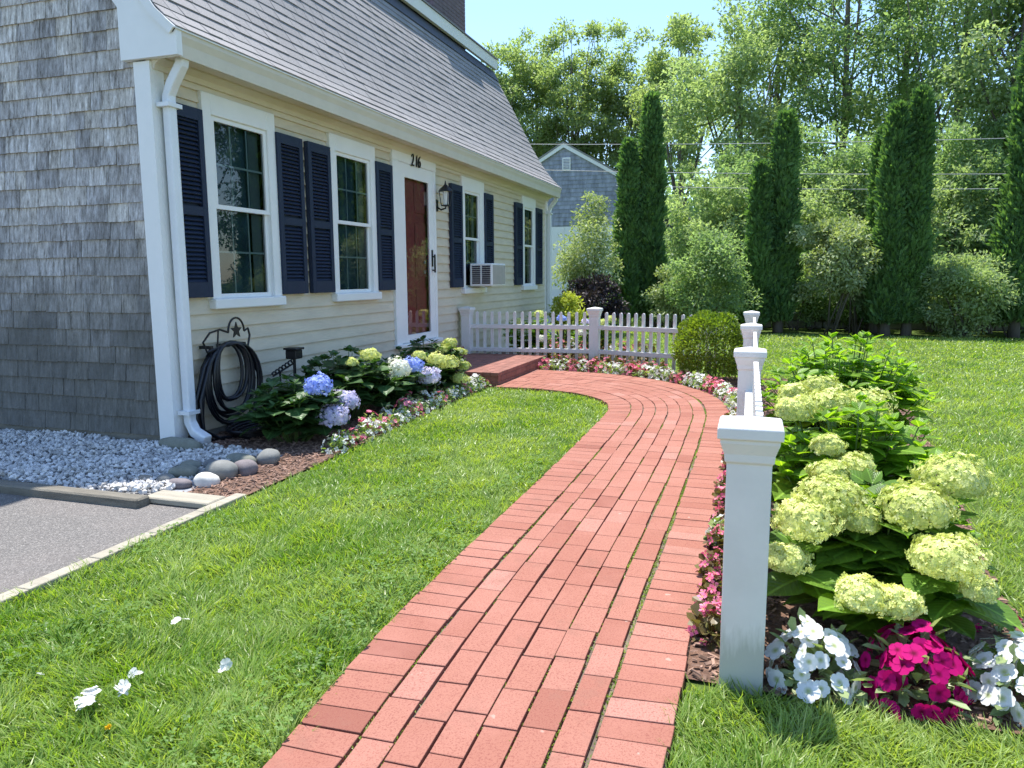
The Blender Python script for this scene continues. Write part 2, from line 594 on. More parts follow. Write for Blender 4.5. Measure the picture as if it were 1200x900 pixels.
def clump_points(center, rad, n, nclump, spread=.33, shell=.6, flat=1.0, zmin=.05):
    """leaf positions gathered in clumps through an ellipsoid: uneven outline and gaps"""
    d = rdir(nclump, .15)
    r = rng.uniform(shell, 1.0, nclump) ** .8
    cc = np.asarray(center) + d * r[:, None] * np.asarray(rad)
    cs = rng.uniform(.6, 1.25, nclump)
    k = rng.choice(nclump, n, p=cs / cs.sum())
    off = rdir(n) * (rng.uniform(0, 1, n) ** .45)[:, None]
    sp = spread * min(rad) * cs[k]
    P = cc[k] + off * sp[:, None] * np.array([1.15, 1.15, .75 * flat])
    out = off + .5 * d[k]
    P[:, 2] = np.maximum(P[:, 2], zmin)
    return P, out, cc


def foliage(name, parent, material, P, out, size, T=T_RHOMB, aspect=.55, droop=.2, jit=.9):
    n = len(P)
    A = unit(out * .7 + rng.normal(size=(n, 3)) * jit + np.array([0, 0, -droop]))
    N = unit(rng.normal(size=(n, 3)) * .55 + np.array([0, 0, 1.0]) + out * .35)
    L = size * rng.uniform(.65, 1.3, n)
    V, F = scatter(T, P, A, N, L, L * aspect)
    return mesh_obj(name, V, F, material, parent)


def trunk(name, parent, base, top, r0, limbs, r1=.35):
    mb = MB()
    b, t = Vector(base), Vector(top)
    n = 7; pts = []
    off = Vector((random.uniform(-.1, .1), random.uniform(-.1, .1), 0)) * (t - b).length * .25
    for i in range(n):
        s = i / (n - 1)
        pts.append(b.lerp(t, s) + off * math.sin(s * 3.1) * .6)
    mb.tube(pts, [r0 * (1.35 if i == 0 else 1) * (1 - (1 - r1) * i / (n - 1)) for i in range(n)], 8)
    for q in limbs:
        q = Vector(q)
        s = random.uniform(.35, .95)
        st = pts[int(s * (n - 1))]
        mid = st.lerp(q, .5) + Vector((0, 0, (q - st).length * -.08))
        rr = r0 * .42 * (1 - .5 * s)
        mb.tube([st, st.lerp(mid, .5), mid, q], [rr, rr * .8, rr * .6, rr * .22], 5)
    return mb.build(name, M['bark'], parent, smooth=True)


def tree(name, X, Y, H, rad, z0, label, cat='tree', n=12000, ncl=60, size=.2, material='mid', group=None, r0=.16, spread=.33, shell=.45, limbs=10, lean=0):
    root = empty(name, (X, Y, 0), label, cat, group)
    n = int(n * .62)
    cz = (z0 + H) / 2
    c = (X, Y + lean, cz); rd = (rad, rad, (H - z0) / 2)
    P, out, cc = clump_points(c, rd, n, ncl, spread, shell, 1.0, .1)
    foliage('crown', root, M[material], P, out, size)
    idx = rng.choice(len(cc), min(limbs, len(cc)), replace=False)
    trunk('trunk', root, (X, Y, -.05), (X, Y + lean, z0 + (H - z0) * .72), r0, [cc[i] for i in idx])
    finish(root)
    return root


def shrub(name, X, Y, H, rad, label, cat='shrub', n=6000, size=.08, material='mid', ncl=34, group=None, stems=5, aspect=.5, z0=.1, shell=.35, spread=.42):
    root = empty(name, (X, Y, 0), label, cat, group)
    c = (X, Y, (H + z0) / 2); rd = (rad, rad, (H - z0) / 2)
    P, out, cc = clump_points(c, rd, n, ncl, spread, shell)
    foliage('foliage', root, M[material], P, out, size, aspect=aspect)
    mb = MB()
    for k in range(stems):
        q = cc[rng.integers(len(cc))]
        b = (X + random.uniform(-.12, .12), Y + random.uniform(-.12, .12), 0)
        mb.tube([b, ((b[0] + q[0]) / 2, (b[1] + q[1]) / 2, q[2] * .55), tuple(q)], [.022, .016, .007], 5)
    mb.build('stem', M['bark'], root, smooth=True)
    finish(root)
    return root


def arborvitae(X, Y, H, r, label, n=9000, group=None):
    root = empty('arborvitae', (X, Y, 0), label, 'tree', group)
    n = int(n * 1.7)
    z = H * (.05 + .95 * rng.uniform(0, 1, n) ** .9)
    t = z / H
    prof = np.where(t < .12, .70 + 2.5 * t, 1.0 - .62 * np.maximum(0, (t - .12) / .88) ** 1.25 - .30 * np.maximum(0, (t - .86) / .14) ** 1.5)
    a = rng.uniform(0, 2 * np.pi, n)
    ph = rng.uniform(0, 6, 3)
    lump = 1 + .20 * np.sin(a * 2 + z * 2.3 + ph[0]) + .12 * np.sin(a * 5 - z * 6.3 + ph[1]) + .10 * np.sin(z * 11 + a * 3 + ph[2])
    rad = .58 * r * np.maximum(prof, .03) * lump * rng.uniform(.5, 1.14, n) ** .6
    P = np.stack([X + np.cos(a) * rad, Y + np.sin(a) * rad, z], 1)
    out = np.stack([np.cos(a), np.sin(a), np.zeros(n)], 1)
    A = unit(out * .45 + np.array([0, 0, 1.0]) + rng.normal(size=(n, 3)) * .38)
    N = unit(out + rng.normal(size=(n, 3)) * .6)
    L = .15 * rng.uniform(.5, 1.8, n)
    V, F = scatter(T_SPRAY, P, A, N, L, L * .26)
    mesh_obj('crown', V, F, M['cyp'], root)
    trunk('trunk', root, (X, Y, -.05), (X, Y, H * .9), .09, [], .2)
    finish(root)
    return root


# ------------------------------------------------------------------ light, sky
S = Vector((.26, .21, 1.0)).normalized()
el = math.asin(S.z); az = math.atan2(S.x, S.y)
w = bpy.data.worlds.new("World"); sc.world = w; w.use_nodes = True
wn = w.node_tree
sky = wn.nodes.new("ShaderNodeTexSky"); sky.sky_type = 'NISHITA'; sky.sun_disc = False
sky.sun_elevation = el; sky.sun_rotation = az
sky.air_density = 1.0; sky.dust_density = .4; sky.ozone_density = 1.0
tint = mixc(wn, 1.0, sky.outputs[0], (.84, .92, 1.0), 'MULTIPLY')
wn.links.new(tint, wn.nodes["Background"].inputs[0])
wn.nodes["Background"].inputs[1].default_value = .15
sun = bpy.data.objects.new("sun", bpy.data.lights.new("sun", 'SUN')); C.objects.link(sun)
sun.data.energy = 4.2; sun.data.angle = R_(.53); sun.data.color = (1.0, .955, .88)
sun.rotation_euler = S.to_track_quat('Z', 'Y').to_euler()
sun.location = (0, 0, 20)
vs = sc.view_settings
vs.view_transform = 'Standard'; vs.look = 'None'; vs.exposure = 1.04; vs.gamma = 1
vs.use_curve_mapping = False
sc.render.engine = 'CYCLES'
sc.cycles.use_denoising = True
sc.cycles.denoising_prefilter = 'FAST'
sc.cycles.max_bounces = 8; sc.cycles.diffuse_bounces = 4; sc.cycles.glossy_bounces = 3
sc.cycles.transparent_max_bounces = 8; sc.cycles.transmission_bounces = 3
sc.cycles.sample_clamp_indirect = 6
sc.cycles.caustics_reflective = False; sc.cycles.caustics_refractive = False

# ================================================================== GROUND
def sheet(name, poly, z, material, kind='structure'):
    V = [(x, y, z) for x, y in poly]
    o = mesh_obj(name, V, [np.array([list(range(len(V)))])], material)
    return tag(o, kind=kind)


FY = 4.31          # facade plane
GX = 4.62          # gable plane
HX = 15.05         # far end of the house
HB = 12.3          # back of the house
sheet('lawn', [(-60, -120), (260, -120), (260, 140), (-60, 140)], 0, M['lawn'])
sheet('driveway', [(-14, 2.93), (3.46, 2.93), (3.46, 14), (-14, 14)], .004, M['asphalt'])
sheet('gravel_bed', [(3.40, 3.30), (4.62, 3.30), (4.62, 12), (3.40, 12)], .008, M['gravelbase'])

# bark mulch beds
BED_L = [(3.44, 2.90), (4.47, 2.92), (5.02, 2.95), (6.51, 3.04), (8.25, 3.06), (8.25, 4.31), (4.62, 4.31), (4.62, 3.30), (3.44, 3.30)]
sheet('mulch_bed', BED_L, .012, M['mulch'])
BED_R = [(2.34, .21), (2.32, -.9), (2.6, -.98), (3.47, -.95), (4.61, -1.09), (7.18, -1.30), (9.6, -1.42), (9.9, -.6), (9.9, .3), (10.3, 2.0),
         (10.4, 4.31), (9.85, 4.31), (9.86, 2.97), (9.8, 2.4), (9.68, 1.9), (9.36, 1.34), (8.89, .88), (8.15, .47), (7.3, .29), (6.3, .235), (4.6, .21)]
sheet('mulch_bed', BED_R, .012, M['mulch'])
sheet('mulch_bed', [(10.45, 1.7), (12.3, 1.7), (12.6, 4.3), (10.45, 4.3)], .010, M['mulch'])


def inpoly(P, poly):
    x, y = P[:, 0], P[:, 1]
    r = np.zeros(len(P), bool)
    j = len(poly) - 1
    for i in range(len(poly)):
        xi, yi = poly[i]; xj, yj = poly[j]
        c = ((yi > y) != (yj > y)) & (x < (xj - xi) * (y - yi) / (yj - yi + 1e-12) + xi)
        r ^= c; j = i
    return r


def pts_in(poly, dens, x0, x1, y0, y1):
    n = int((x1 - x0) * (y1 - y0) * dens)
    P = np.stack([rng.uniform(x0, x1, n), rng.uniform(y0, y1, n)], 1)
    return P[inpoly(P, poly)]


T_CHIP = (np.array([(-.5, 0, 0), (.5, .05, 0), (.4, 1, 0), (-.45, .95, 0), (-.3, .1, .35), (.35, .2, .35), (.3, .85, .35), (-.35, .9, .35)]),
          [np.array([(0, 1, 5, 4), (1, 2, 6, 5), (2, 3, 7, 6), (3, 0, 4, 7), (4, 5, 6, 7)])])


def chips(name, poly, dens, box, label):
    P = pts_in(poly, dens, *box)
    n = len(P)
    P3 = np.c_[P, .012 + rng.uniform(0, .012, n)]
    a = rng.uniform(0, 6.28, n)
    A = np.stack([np.cos(a), np.sin(a), rng.normal(0, .25, n)], 1)
    N = np.stack([rng.normal(0, .3, n), rng.normal(0, .3, n), np.ones(n)], 1)
    L = rng.uniform(.015, .045, n)
    V, F = scatter(T_CHIP, P3, A, N, L, rng.uniform(.006, .016, n), .012)
    return tag(mesh_obj(name, V, F, M['chip']), kind='stuff')


chips('mulch_chips', BED_L, 1500, (3.5, 8.3, 2.9, 4.3), '')
chips('mulch_chips', BED_R, 1100, (2.3, 10.4, -1.45, 4.3), '')

# white gravel along the gable wall
ico = (np.array([(0, 0, 1), (.9, 0, .1), (.2, .85, -.1), (-.75, .5, .15), (-.7, -.55, -.1), (.3, -.9, .1), (0, 0, -.8)]),
       [np.array([(0, 1, 2), (0, 2, 3), (0, 3, 4), (0, 4, 5), (0, 5, 1), (6, 2, 1), (6, 3, 2), (6, 4, 3), (6, 5, 4), (6, 1, 5)])])
P = np.stack([rng.uniform(3.42, 4.6, 9500), rng.uniform(3.42, 6.9, 9500)], 1)
hz = .02 + .035 * rng.uniform(0, 1, len(P)) + .02 * np.sin(P[:, 0] * 7) * np.sin(P[:, 1] * 5)
s_ = rng.uniform(.010, .024, len(P))
a_ = rdir(len(P))
V, F_ = scatter(ico, np.c_[P, hz], a_ * [1, 1, .35], rdir(len(P)) + np.array([0, 0, .6]), s_, s_ * rng.uniform(.7, 1.5, len(P)), s_ * .8)
tag(mesh_obj('gravel', V, F_, M['gravel']), kind='stuff')

# ------------------------------------------------------------------ brick path
PAIRS = [((-1.6, 1.15), (-1.6, .2)), ((1.5, 1.2), (1.5, .205)), ((2.0, 1.25), (2.1, .2)), ((2.67, 1.285), (2.67, .205)), ((4.6, 1.31), (4.6, .21)), ((6.3, 1.35), (6.3, .235)),
         ((6.95, 1.38), (7.3, .29)), ((7.4, 1.47), (8.15, .47)), ((7.75, 1.68), (8.89, .88)), ((8.0, 1.98), (9.36, 1.34)),
         ((8.14, 2.3), (9.68, 1.9)), ((8.18, 2.63), (9.8, 2.4)), ((8.19, 2.945), (9.86, 2.945))]


def dense(pts, m=40):
    p = np.array(pts, float)
    q = np.vstack([2 * p[0] - p[1], p, 2 * p[-1] - p[-2]])
    out = []
    for i in range(1, len(q) - 2):
        t = np.linspace(0, 1, m, endpoint=False)[:, None]
        p0, p1, p2, p3 = q[i - 1], q[i], q[i + 1], q[i + 2]
        # finite-difference tangents scaled for uneven spacing
        l = np.linalg.norm(p2 - p1)
        m1 = (p2 - p0) / (np.linalg.norm(p2 - p1) + np.linalg.norm(p1 - p0)) * l
        m2 = (p3 - p1) / (np.linalg.norm(p3 - p2) + np.linalg.norm(p2 - p1)) * l
        h = (2 * t**3 - 3 * t**2 + 1) * p1 + (t**3 - 2 * t**2 + t) * m1 + (-2 * t**3 + 3 * t**2) * p2 + (t**3 - t**2) * m2
        out.append(h)
    out.append(p[-1:])
    return np.concatenate(out)


IN = dense([a for a, b in PAIRS]); OUT = dense([b for a, b in PAIRS])
tag(mesh_obj('path_bed', np.r_[np.c_[IN, np.full(len(IN), .020)], np.c_[OUT, np.full(len(OUT), .020)]],
             [np.array([(i, i + 1, len(IN) + i + 1, len(IN) + i) for i in range(len(IN) - 1)])], M['sand']), kind='structure')
hw = .192
rows = [(0.0, hw)] + [(hw + k * (1 - 2 * hw) / 6, hw + (k + 1) * (1 - 2 * hw) / 6) for k in range(6)] + [(1 - hw, 1.0)]
bv = []; bf = []; bn = 0
gapw = [0, .0058, .0032, .0040, .0036, .0032, .0046, .0078]
for ri, (v0, v1) in enumerate(rows):
    header = ri in (0, 7)
    vm = (v0 + v1) / 2
    mid = IN * (1 - vm) + OUT * vm
    sl = np.r_[0, np.cumsum(np.linalg.norm(np.diff(mid, axis=0), axis=1))]
    s = random.uniform(-.2, 0)
    Lb = .1045 if header else .208
    wid = np.linalg.norm(OUT - IN, axis=1)

    def at(s, v):
        s = min(max(s, 0), sl[-1])
        a = np.array([np.interp(s, sl, IN[:, 0]), np.interp(s, sl, IN[:, 1])])
        b = np.array([np.interp(s, sl, OUT[:, 0]), np.interp(s, sl, OUT[:, 1])])
        return a * (1 - v) + b * v

    while s < sl[-1] - .02:
        L = Lb * random.uniform(.985, 1.02)
        g = .0021 + random.random() ** 2 * .0022
        ww = float(np.interp(s, sl, wid))
        ga = (gapw[ri] if ri else .0) / ww
        gb = (gapw[ri + 1] if ri < 7 else .0) / ww
        wob = 1 + .45 * math.sin(s * 1.9 + ri * 2.1) * math.sin(s * .83 + ri)
        ga *= wob; gb *= 1 + .45 * math.sin(s * 1.9 + (ri + 1) * 2.1) * math.sin(s * .83 + ri + 1)
        sh = random.uniform(-.0025, .0025) / ww
        j0 = v0 + ga * random.uniform(.7, 1.5) + (0 if ri == 0 else sh)
        j1 = v1 - gb * random.uniform(.7, 1.5) + (0 if ri == 7 else sh)
        if header and ri == 0: j0 += random.uniform(-.004, .004)
        if header and ri == 7: j1 += random.uniform(-.004, .004)
        a, b = s + g, s + L - g
        c = [at(a, j0), at(b, j0), at(b, j1), at(a, j1)]
        cen = sum(c) / 4
        z = .036 + random.uniform(-.0012, .0012)
        tx, ty = random.uniform(-.006, .006), random.uniform(-.006, .006)
        ch = .0014
        top = []; low = []; bot = []
        for p in c:
            d = p - cen
            ln = np.linalg.norm(d)
            q = p - d / ln * ch * 1.4
            top.append((q[0], q[1], z + d[0] * tx + d[1] * ty))
            low.append((p[0], p[1], z - ch + d[0] * tx + d[1] * ty))
            bot.append((p[0], p[1], -.01))
        bv += top + low + bot
        for k in range(4):
            n2 = (k + 1) % 4
            bf.append((bn + k, bn + 4 + k, bn + 4 + n2, bn + n2))
            bf.append((bn + 4 + k, bn + 8 + k, bn + 8 + n2, bn + 4 + n2))
        bf.append((bn, bn + 1, bn + 2, bn + 3))
        bn += 12
        s += L
tag(mesh_obj('path', bv, [np.array(bf)], M['paver']), kind='structure')

# small weeds and moss in the long joints
mp = []
for ri, dens in ((1, 22), (2, 10), (3, 7), (4, 7), (5, 10), (6, 26), (7, 48)):
    v = rows[ri][0]
    lin = IN * (1 - v) + OUT * v
    sl = np.r_[0, np.cumsum(np.linalg.norm(np.diff(lin, axis=0), axis=1))]
    k = int(sl[-1] * dens)
    cs = rng.uniform(2.8, sl[-1] * .8, max(3, k // 8))
    ss = np.clip(cs[rng.integers(0, len(cs), k * 4)] + rng.normal(0, .10, k * 4), 0, sl[-1])
    mp.append(np.c_[np.interp(ss, sl, lin[:, 0]), np.interp(ss, sl, lin[:, 1]) + rng.normal(0, .004, len(ss)), np.full(len(ss), .026)])
mp = np.concatenate(mp)
d_ = rdir(len(mp), .9)
V, F_ = scatter(T_RHOMB, mp, d_, rdir(len(mp), 1), rng.uniform(.006, .016, len(mp)), rng.uniform(.003, .008, len(mp)))
tag(mesh_obj('joint_weeds', V, F_, M['grass']), kind='stuff')

# pale edging strip between lawn and drive, timbers at the gravel
mb = MB()
xs = np.linspace(-2.5, 3.62, 18)
for a, b in zip(xs[:-1], xs[1:]):
    ya, yb = 2.885 + .02 * math.sin(a * 2.1), 2.885 + .02 * math.sin(b * 2.1)
    mb.add([(a, ya - .03, -.02), (b, yb - .03, -.02), (b, yb + .045, -.02), (a, ya + .045, -.02), (a, ya - .03, .035), (b, yb - .03, .033), (b, yb + .045, .033), (a, ya + .045, .035)],
           [(4, 5, 6, 7), (0, 1, 5, 4), (2, 3, 7, 6), (3, 0, 4, 7), (1, 2, 6, 5)])
tag(mb.build('lawn_edging', M['wood_pale'], bevel=.006), 'pale thin edging strip between the lawn and the grey driveway', 'edging')
tag(MB().box(3.26, 3.36, 3.34, 7.2, -.02, .058, .010).build('landscape_timber', M['wood_old']), 'dark weathered landscape timber holding back the white gravel', 'timber')
tag(MB().box(3.36, 3.52, 2.94, 3.40, .006, .042, .006).build('wooden_plank', M['wood_pale']), 'short pale sunlit plank lying in front of the round stones', 'plank')

# ================================================================== HOUSE
house = empty('house', (GX, FY, 0), 'cream and grey shingled gambrel cottage with navy shutters and white trim', 'house')
HO = house
# openings on the facade: x0,x1,z0,z1
OPEN = [(5.12, 5.99, 1.125, 2.66), (6.99, 7.83, 1.125, 2.66), (8.42, 9.50, .46, 2.70), (10.53, 11.32, 1.125, 2.66), (13.46, 14.15, 1.125, 2.66)]
# clapboards
mb = MB()
z = .07; pitch_ = .118
while z < 2.80:
    zt = z + pitch_ + .012
    spans = [(GX + .09, HX - .08)]
    cut = []
    for x0, x1, a, b in OPEN:
        if zt > a and z < b:
            if z < a - .012: cut.append((x0, x1, a))
            ns = []
            for p, q in spans:
                if x1 <= p or x0 >= q: ns.append((p, q))
                else:
                    if p < x0: ns.append((p, x0))
                    if x1 < q: ns.append((x1, q))
            spans = ns
    for p, q in spans:
        mb.prism([(FY - .026, z), (FY - .026, z + .005), (FY - .006, zt), (FY + .012, zt), (FY + .012, z)], p, q)
    for p, q, a in cut:
        mb.prism([(FY - .026, z), (FY - .026, z + .005), (FY - .026 + .020 * (a - z) / (zt - z), a), (FY + .012, a), (FY + .012, z)], p, q)
    z += pitch_
mb.build('clapboard_wall', M['siding'], HO)
# sheathing behind the boards, back wall, far gable; dark rooms behind the openings
prof = [(3.98, 3.04), (4.14, 3.18), (4.38, 3.49), (4.64, 3.92), (4.97, 4.56), (5.41, 5.36)]      # flared lower roof slope
mb = MB()
mb.box(GX + .05, HX - .05, HB - .15, HB, 0, 2.9)
gab = [(FY + .02, .02), (HB, .02), (HB, 2.9), (HB - 1.2, 5.2), (8.3, 6.6), (5.45, 5.2), (4.45, 3.3), (FY + .02, 2.9)]
mb.prism(gab, HX - .12, HX - .04)
mb.build('back_wall', M['siding'], HO)
mb = MB()
mb.box(GX + .1, HX - .15, FY + .35, FY + .40, .1, 2.9)
for x in (GX + .12, 6.5, 8.2, 9.8, 12.4, HX - .2):
    mb.box(x, x + .03, FY + .013, FY + .35, .1, 2.9)
mb.box(GX + .1, HX - .15, FY + .013, FY + .35, 2.86, 2.9)
mb.build('inner_wall', M['room'], HO)
MB().box(GX + .03, HX - .03, FY + .0, FY + .12, -.1, .066).build('foundation', M['foundation'], HO)

# gable wall of cedar shingles
def gable_y(z):
    """front-side Y where the gable ends under the roof at height z"""
    if z < 2.9: return FY
    ys = [p[0] for p in prof] + [8.3]; zs = [p[1] - .1 for p in prof] + [6.75]
    return float(np.interp(z, zs, ys)) + .02


mb = MB()
z = .09; ex = .137; r = 0
while z < 6.5:
    y = gable_y(z + .06) + (.02 if z < 2.8 else .06)
    yb = 16.6 - y
    yy = y
    w_first = random.uniform(.06, .22)
    while yy < min(yb, HB):
        ww = w_first if yy == y else random.uniform(.10, .27)
        y1 = min(yy + ww, yb, HB)
        if y1 - yy > .015:
            dz = random.uniform(-.004, .004) + .006 * math.sin(yy * .9 + r)
            tk = random.uniform(.017, .024)
            z0 = z + dz; zt = z + ex + .03
            x = GX
            g = random.choice((.001, .0015, .002, .004))
            xb = x - tk
            mb.add([(xb, yy + g, z0), (xb, y1 - g, z0), (x - .003, y1 - g, zt), (x - .003, yy + g, zt), (x + .01, yy + g, z0), (x + .01, y1 - g, z0)],
                   [(0, 3, 2, 1), (0, 1, 5, 4), (0, 4, 3), (1, 2, 5)])
        yy = y1 if y1 > yy else yy + ww
    z += ex; r += 1
mb.build('shingle_wall', M['cedar'], HO)
mb = MB()
mb.prism([(FY + .05, .0), (HB, .0), (HB, 2.9), (HB - 1.3, 5.2), (8.3, 6.7), (5.5, 5.25), (4.7, 3.85), (FY + .05, 2.9)], GX + .002, GX + .04)
mb.build('gable_sheathing', M['foundation'], HO)
MB().box(GX - .012, GX + .04, FY + .03, HB, -.05, .088).build('skirt_board', M['wood_old'], HO)
# corner boards
mb = MB()
mb.box(GX - .045, GX, FY - .045, FY + .10, .03, 2.85)
mb.box(GX + .0005, GX + .09, FY - .0455, FY - .0005, .03, 2.85)
mb.build('corner_board', M['white'], HO)
MB().box(HX - .09, HX + .03, FY - .045, FY + .05, .03, 2.85).build('corner_board', M['white'], HO)
# frieze, soffit, crown, fascia
MB().box(GX - .03, HX + .02, FY - .035, FY + .0, 2.755, 2.875).build('frieze_board', M['trim'], HO)
mb = MB()
mb.prism([(FY - .036, 2.80), (FY - .060, 2.80), (FY - .075, 2.835), (FY - .13, 2.868), (FY - .13, 2.876), (FY - .036, 2.876)], GX - .02, HX + .02)
mb.build('crown_moulding', M['trim'], HO)
MB().box(GX - .02, HX + .03, 4.03, FY + .05, 2.877, 2.895).build('soffit', M['trim'], HO)
mb = MB()
mb.prism([(4.028, 2.86), (4.008, 2.86), (4.002, 2.95), (3.985, 3.0), (3.985, 3.035), (4.028, 3.035)], GX - .020, HX + .05)
mb.build('fascia_board', M['trim'], HO)
MB().prism([(3.976, 3.030), (3.974, 3.040), (4.02, 3.078), (4.06, 3.108), (3.99, 3.036)], GX - .10, HX + .06).build('drip_edge', M['white'], HO)
# cornice return box on the gable, rake boards
mb = MB()
box_pts = [(3.984, 2.862), (4.49, 2.862), (4.49, 3.56)] + [(p - .0 + .03, q - .045) for p, q in prof[2::-1]]
box_pts[-1] = (3.984, 3.032)
mb.prism(box_pts, GX - .075, GX - .022)
mb.build('cornice_return', M['white'], HO)
for xa, xb in ((GX - .095, GX - .081), (GX - .06, GX - .02), (HX + .0, HX + .05)):
    mb = MB(); wd = .05 if xa < GX - .09 else .20
    for (y0, z0), (y1, z1) in zip(prof[:-1] if wd < .1 else prof[1:-1], prof[1:] if wd < .1 else prof[2:]):
        mb.add([(x, y + dy, z + dz) for x in (xa, xb) for y, z, dy, dz in ((y0, z0, .0, .004), (y1, z1, .0, .004), (y1, z1, wd, -wd * .8), (y0, z0, wd, -wd * .8))],
               [(0, 1, 2, 3), (7, 6, 5, 4), (0, 4, 5, 1), (1, 5, 6, 2), (2, 6, 7, 3), (3, 7, 4, 0)])
    mb.build('rake_board', M['white'], HO)
# lower roof slope, course by course
mb = MB()
pl = np.array(prof); sl = np.r_[0, np.cumsum(np.linalg.norm(np.diff(pl, axis=0), axis=1))]


def rp(s):
    return np.array([np.interp(s, sl, pl[:, 0]), np.interp(s, sl, pl[:, 1])])


s = 0.0; ex = .128; k = 0
while s < sl[-1] - .01:
    s1 = min(s + ex + .02, sl[-1])
    a, b = rp(s), rp(s1)
    d = (b - a) / np.linalg.norm(b - a); nrm = np.array([-d[1], d[0]])
    x = GX - .085 - random.uniform(0, .2)
    x_end = HX + .065
    while x < x_end:
        ww = random.choice((.15, .20, .24, .30, .33))
        xa, xb = max(x, GX - .085) + .003, min(x + ww, x_end) - .003
        if xb > xa + .02:
            th = random.choice((.014, .015, .018))
            a0 = a + nrm * .004; a1 = a + nrm * th; b1 = b + nrm * .005
            mb.add([(xa, a0[0], a0[1]), (xb, a0[0], a0[1]), (xb, a1[0], a1[1]), (xa, a1[0], a1[1]), (xb, b1[0], b1[1]), (xa, b1[0], b1[1])],
                   [(0, 1, 2, 3), (3, 2, 4, 5), (0, 3, 5), (1, 4, 2)])
        x += ww
    s += ex; k += 1
mb.build('roof_shingles', M['roof'], HO)
mb = MB()
for (y0, z0), (y1, z1) in zip(prof[:-1], prof[1:]):
    mb.add([(x, y, z) for x in (GX - .08, HX + .06) for y, z in ((y0, z0 + .003), (y1, z1 + .003), (y1 + .03, z1 - .03), (y0 + .03, z0 - .03))],
           [(0, 4, 5, 1), (3, 2, 6, 7), (0, 1, 2, 3), (7, 6, 5, 4), (1, 5, 6, 2), (0, 3, 7, 4)])
mb.build('roof_deck', M['darkroof'], HO)
# break between the two slopes: dark strip then the fascia of the upper roof
MB().prism([(5.30, 5.21), (5.41, 5.42), (5.45, 5.42), (5.45, 5.36), (5.34, 5.18)], GX - .08, HX + .055).build('roof_break_strip', M['darkroof'], HO)
MB().prism([(5.34, 5.44), (5.33, 5.62), (5.37, 5.62), (5.40, 5.44)], GX - .10, HX + .08).build('upper_fascia', M['white'], HO)
MB().prism([(5.31, 5.625), (5.31, 5.65), (8.3, 7.0), (11.29, 5.65), (11.29, 5.60), (8.3, 6.93)], GX - .11, HX + .09).build('upper_roof', M['roof'], HO)
MB().prism([(11.3, 5.5), (12.5, 2.95), (12.4, 2.9), (11.2, 5.4)], GX - .08, HX + .06).build('back_roof', M['roof'], HO)
# chimney: courses of brick
ch = empty('chimney', (0, 0, 0), None, None); ch.parent = HO
del_ch = MB()
z = 5.4
while z < 8.1:
    del_ch.box(12.95, 14.45, 5.75, 6.6, z, z + .066, .004)
    z += .072
bpy.data.objects.remove(ch)
del_ch.box(12.957, 14.443, 5.757, 6.593, 5.4, 8.1)
del_ch.build('chimney', M['chim'], HO)


def downspout(x, y, zt, parent, end=1):
    mb = MB()
    y0 = 4.06
    pth = [(x, y0, 2.875), (x, y0 + .01, 2.83), (x, y - .04, 2.70), (x, y, 2.62), (x, y, .30), (x, y, .20), (x - .01, y - .05, .12), (x - .04, y - .19, .07)]
    mb.tube(pth, .052, 4, True)
    o = mb.build('downspout', M['downspout'], parent, bevel=.012)
    for zz in (2.54, .26):
        MB().box(x - .07, x + .07, y - .055, y + .055, zz, zz + .03).build('strap', M['downspout'], o)
    return o


downspout(GX + .06, FY - .105, 2.9, HO)
downspout(HX - .03, FY - .10, 2.9, HO)


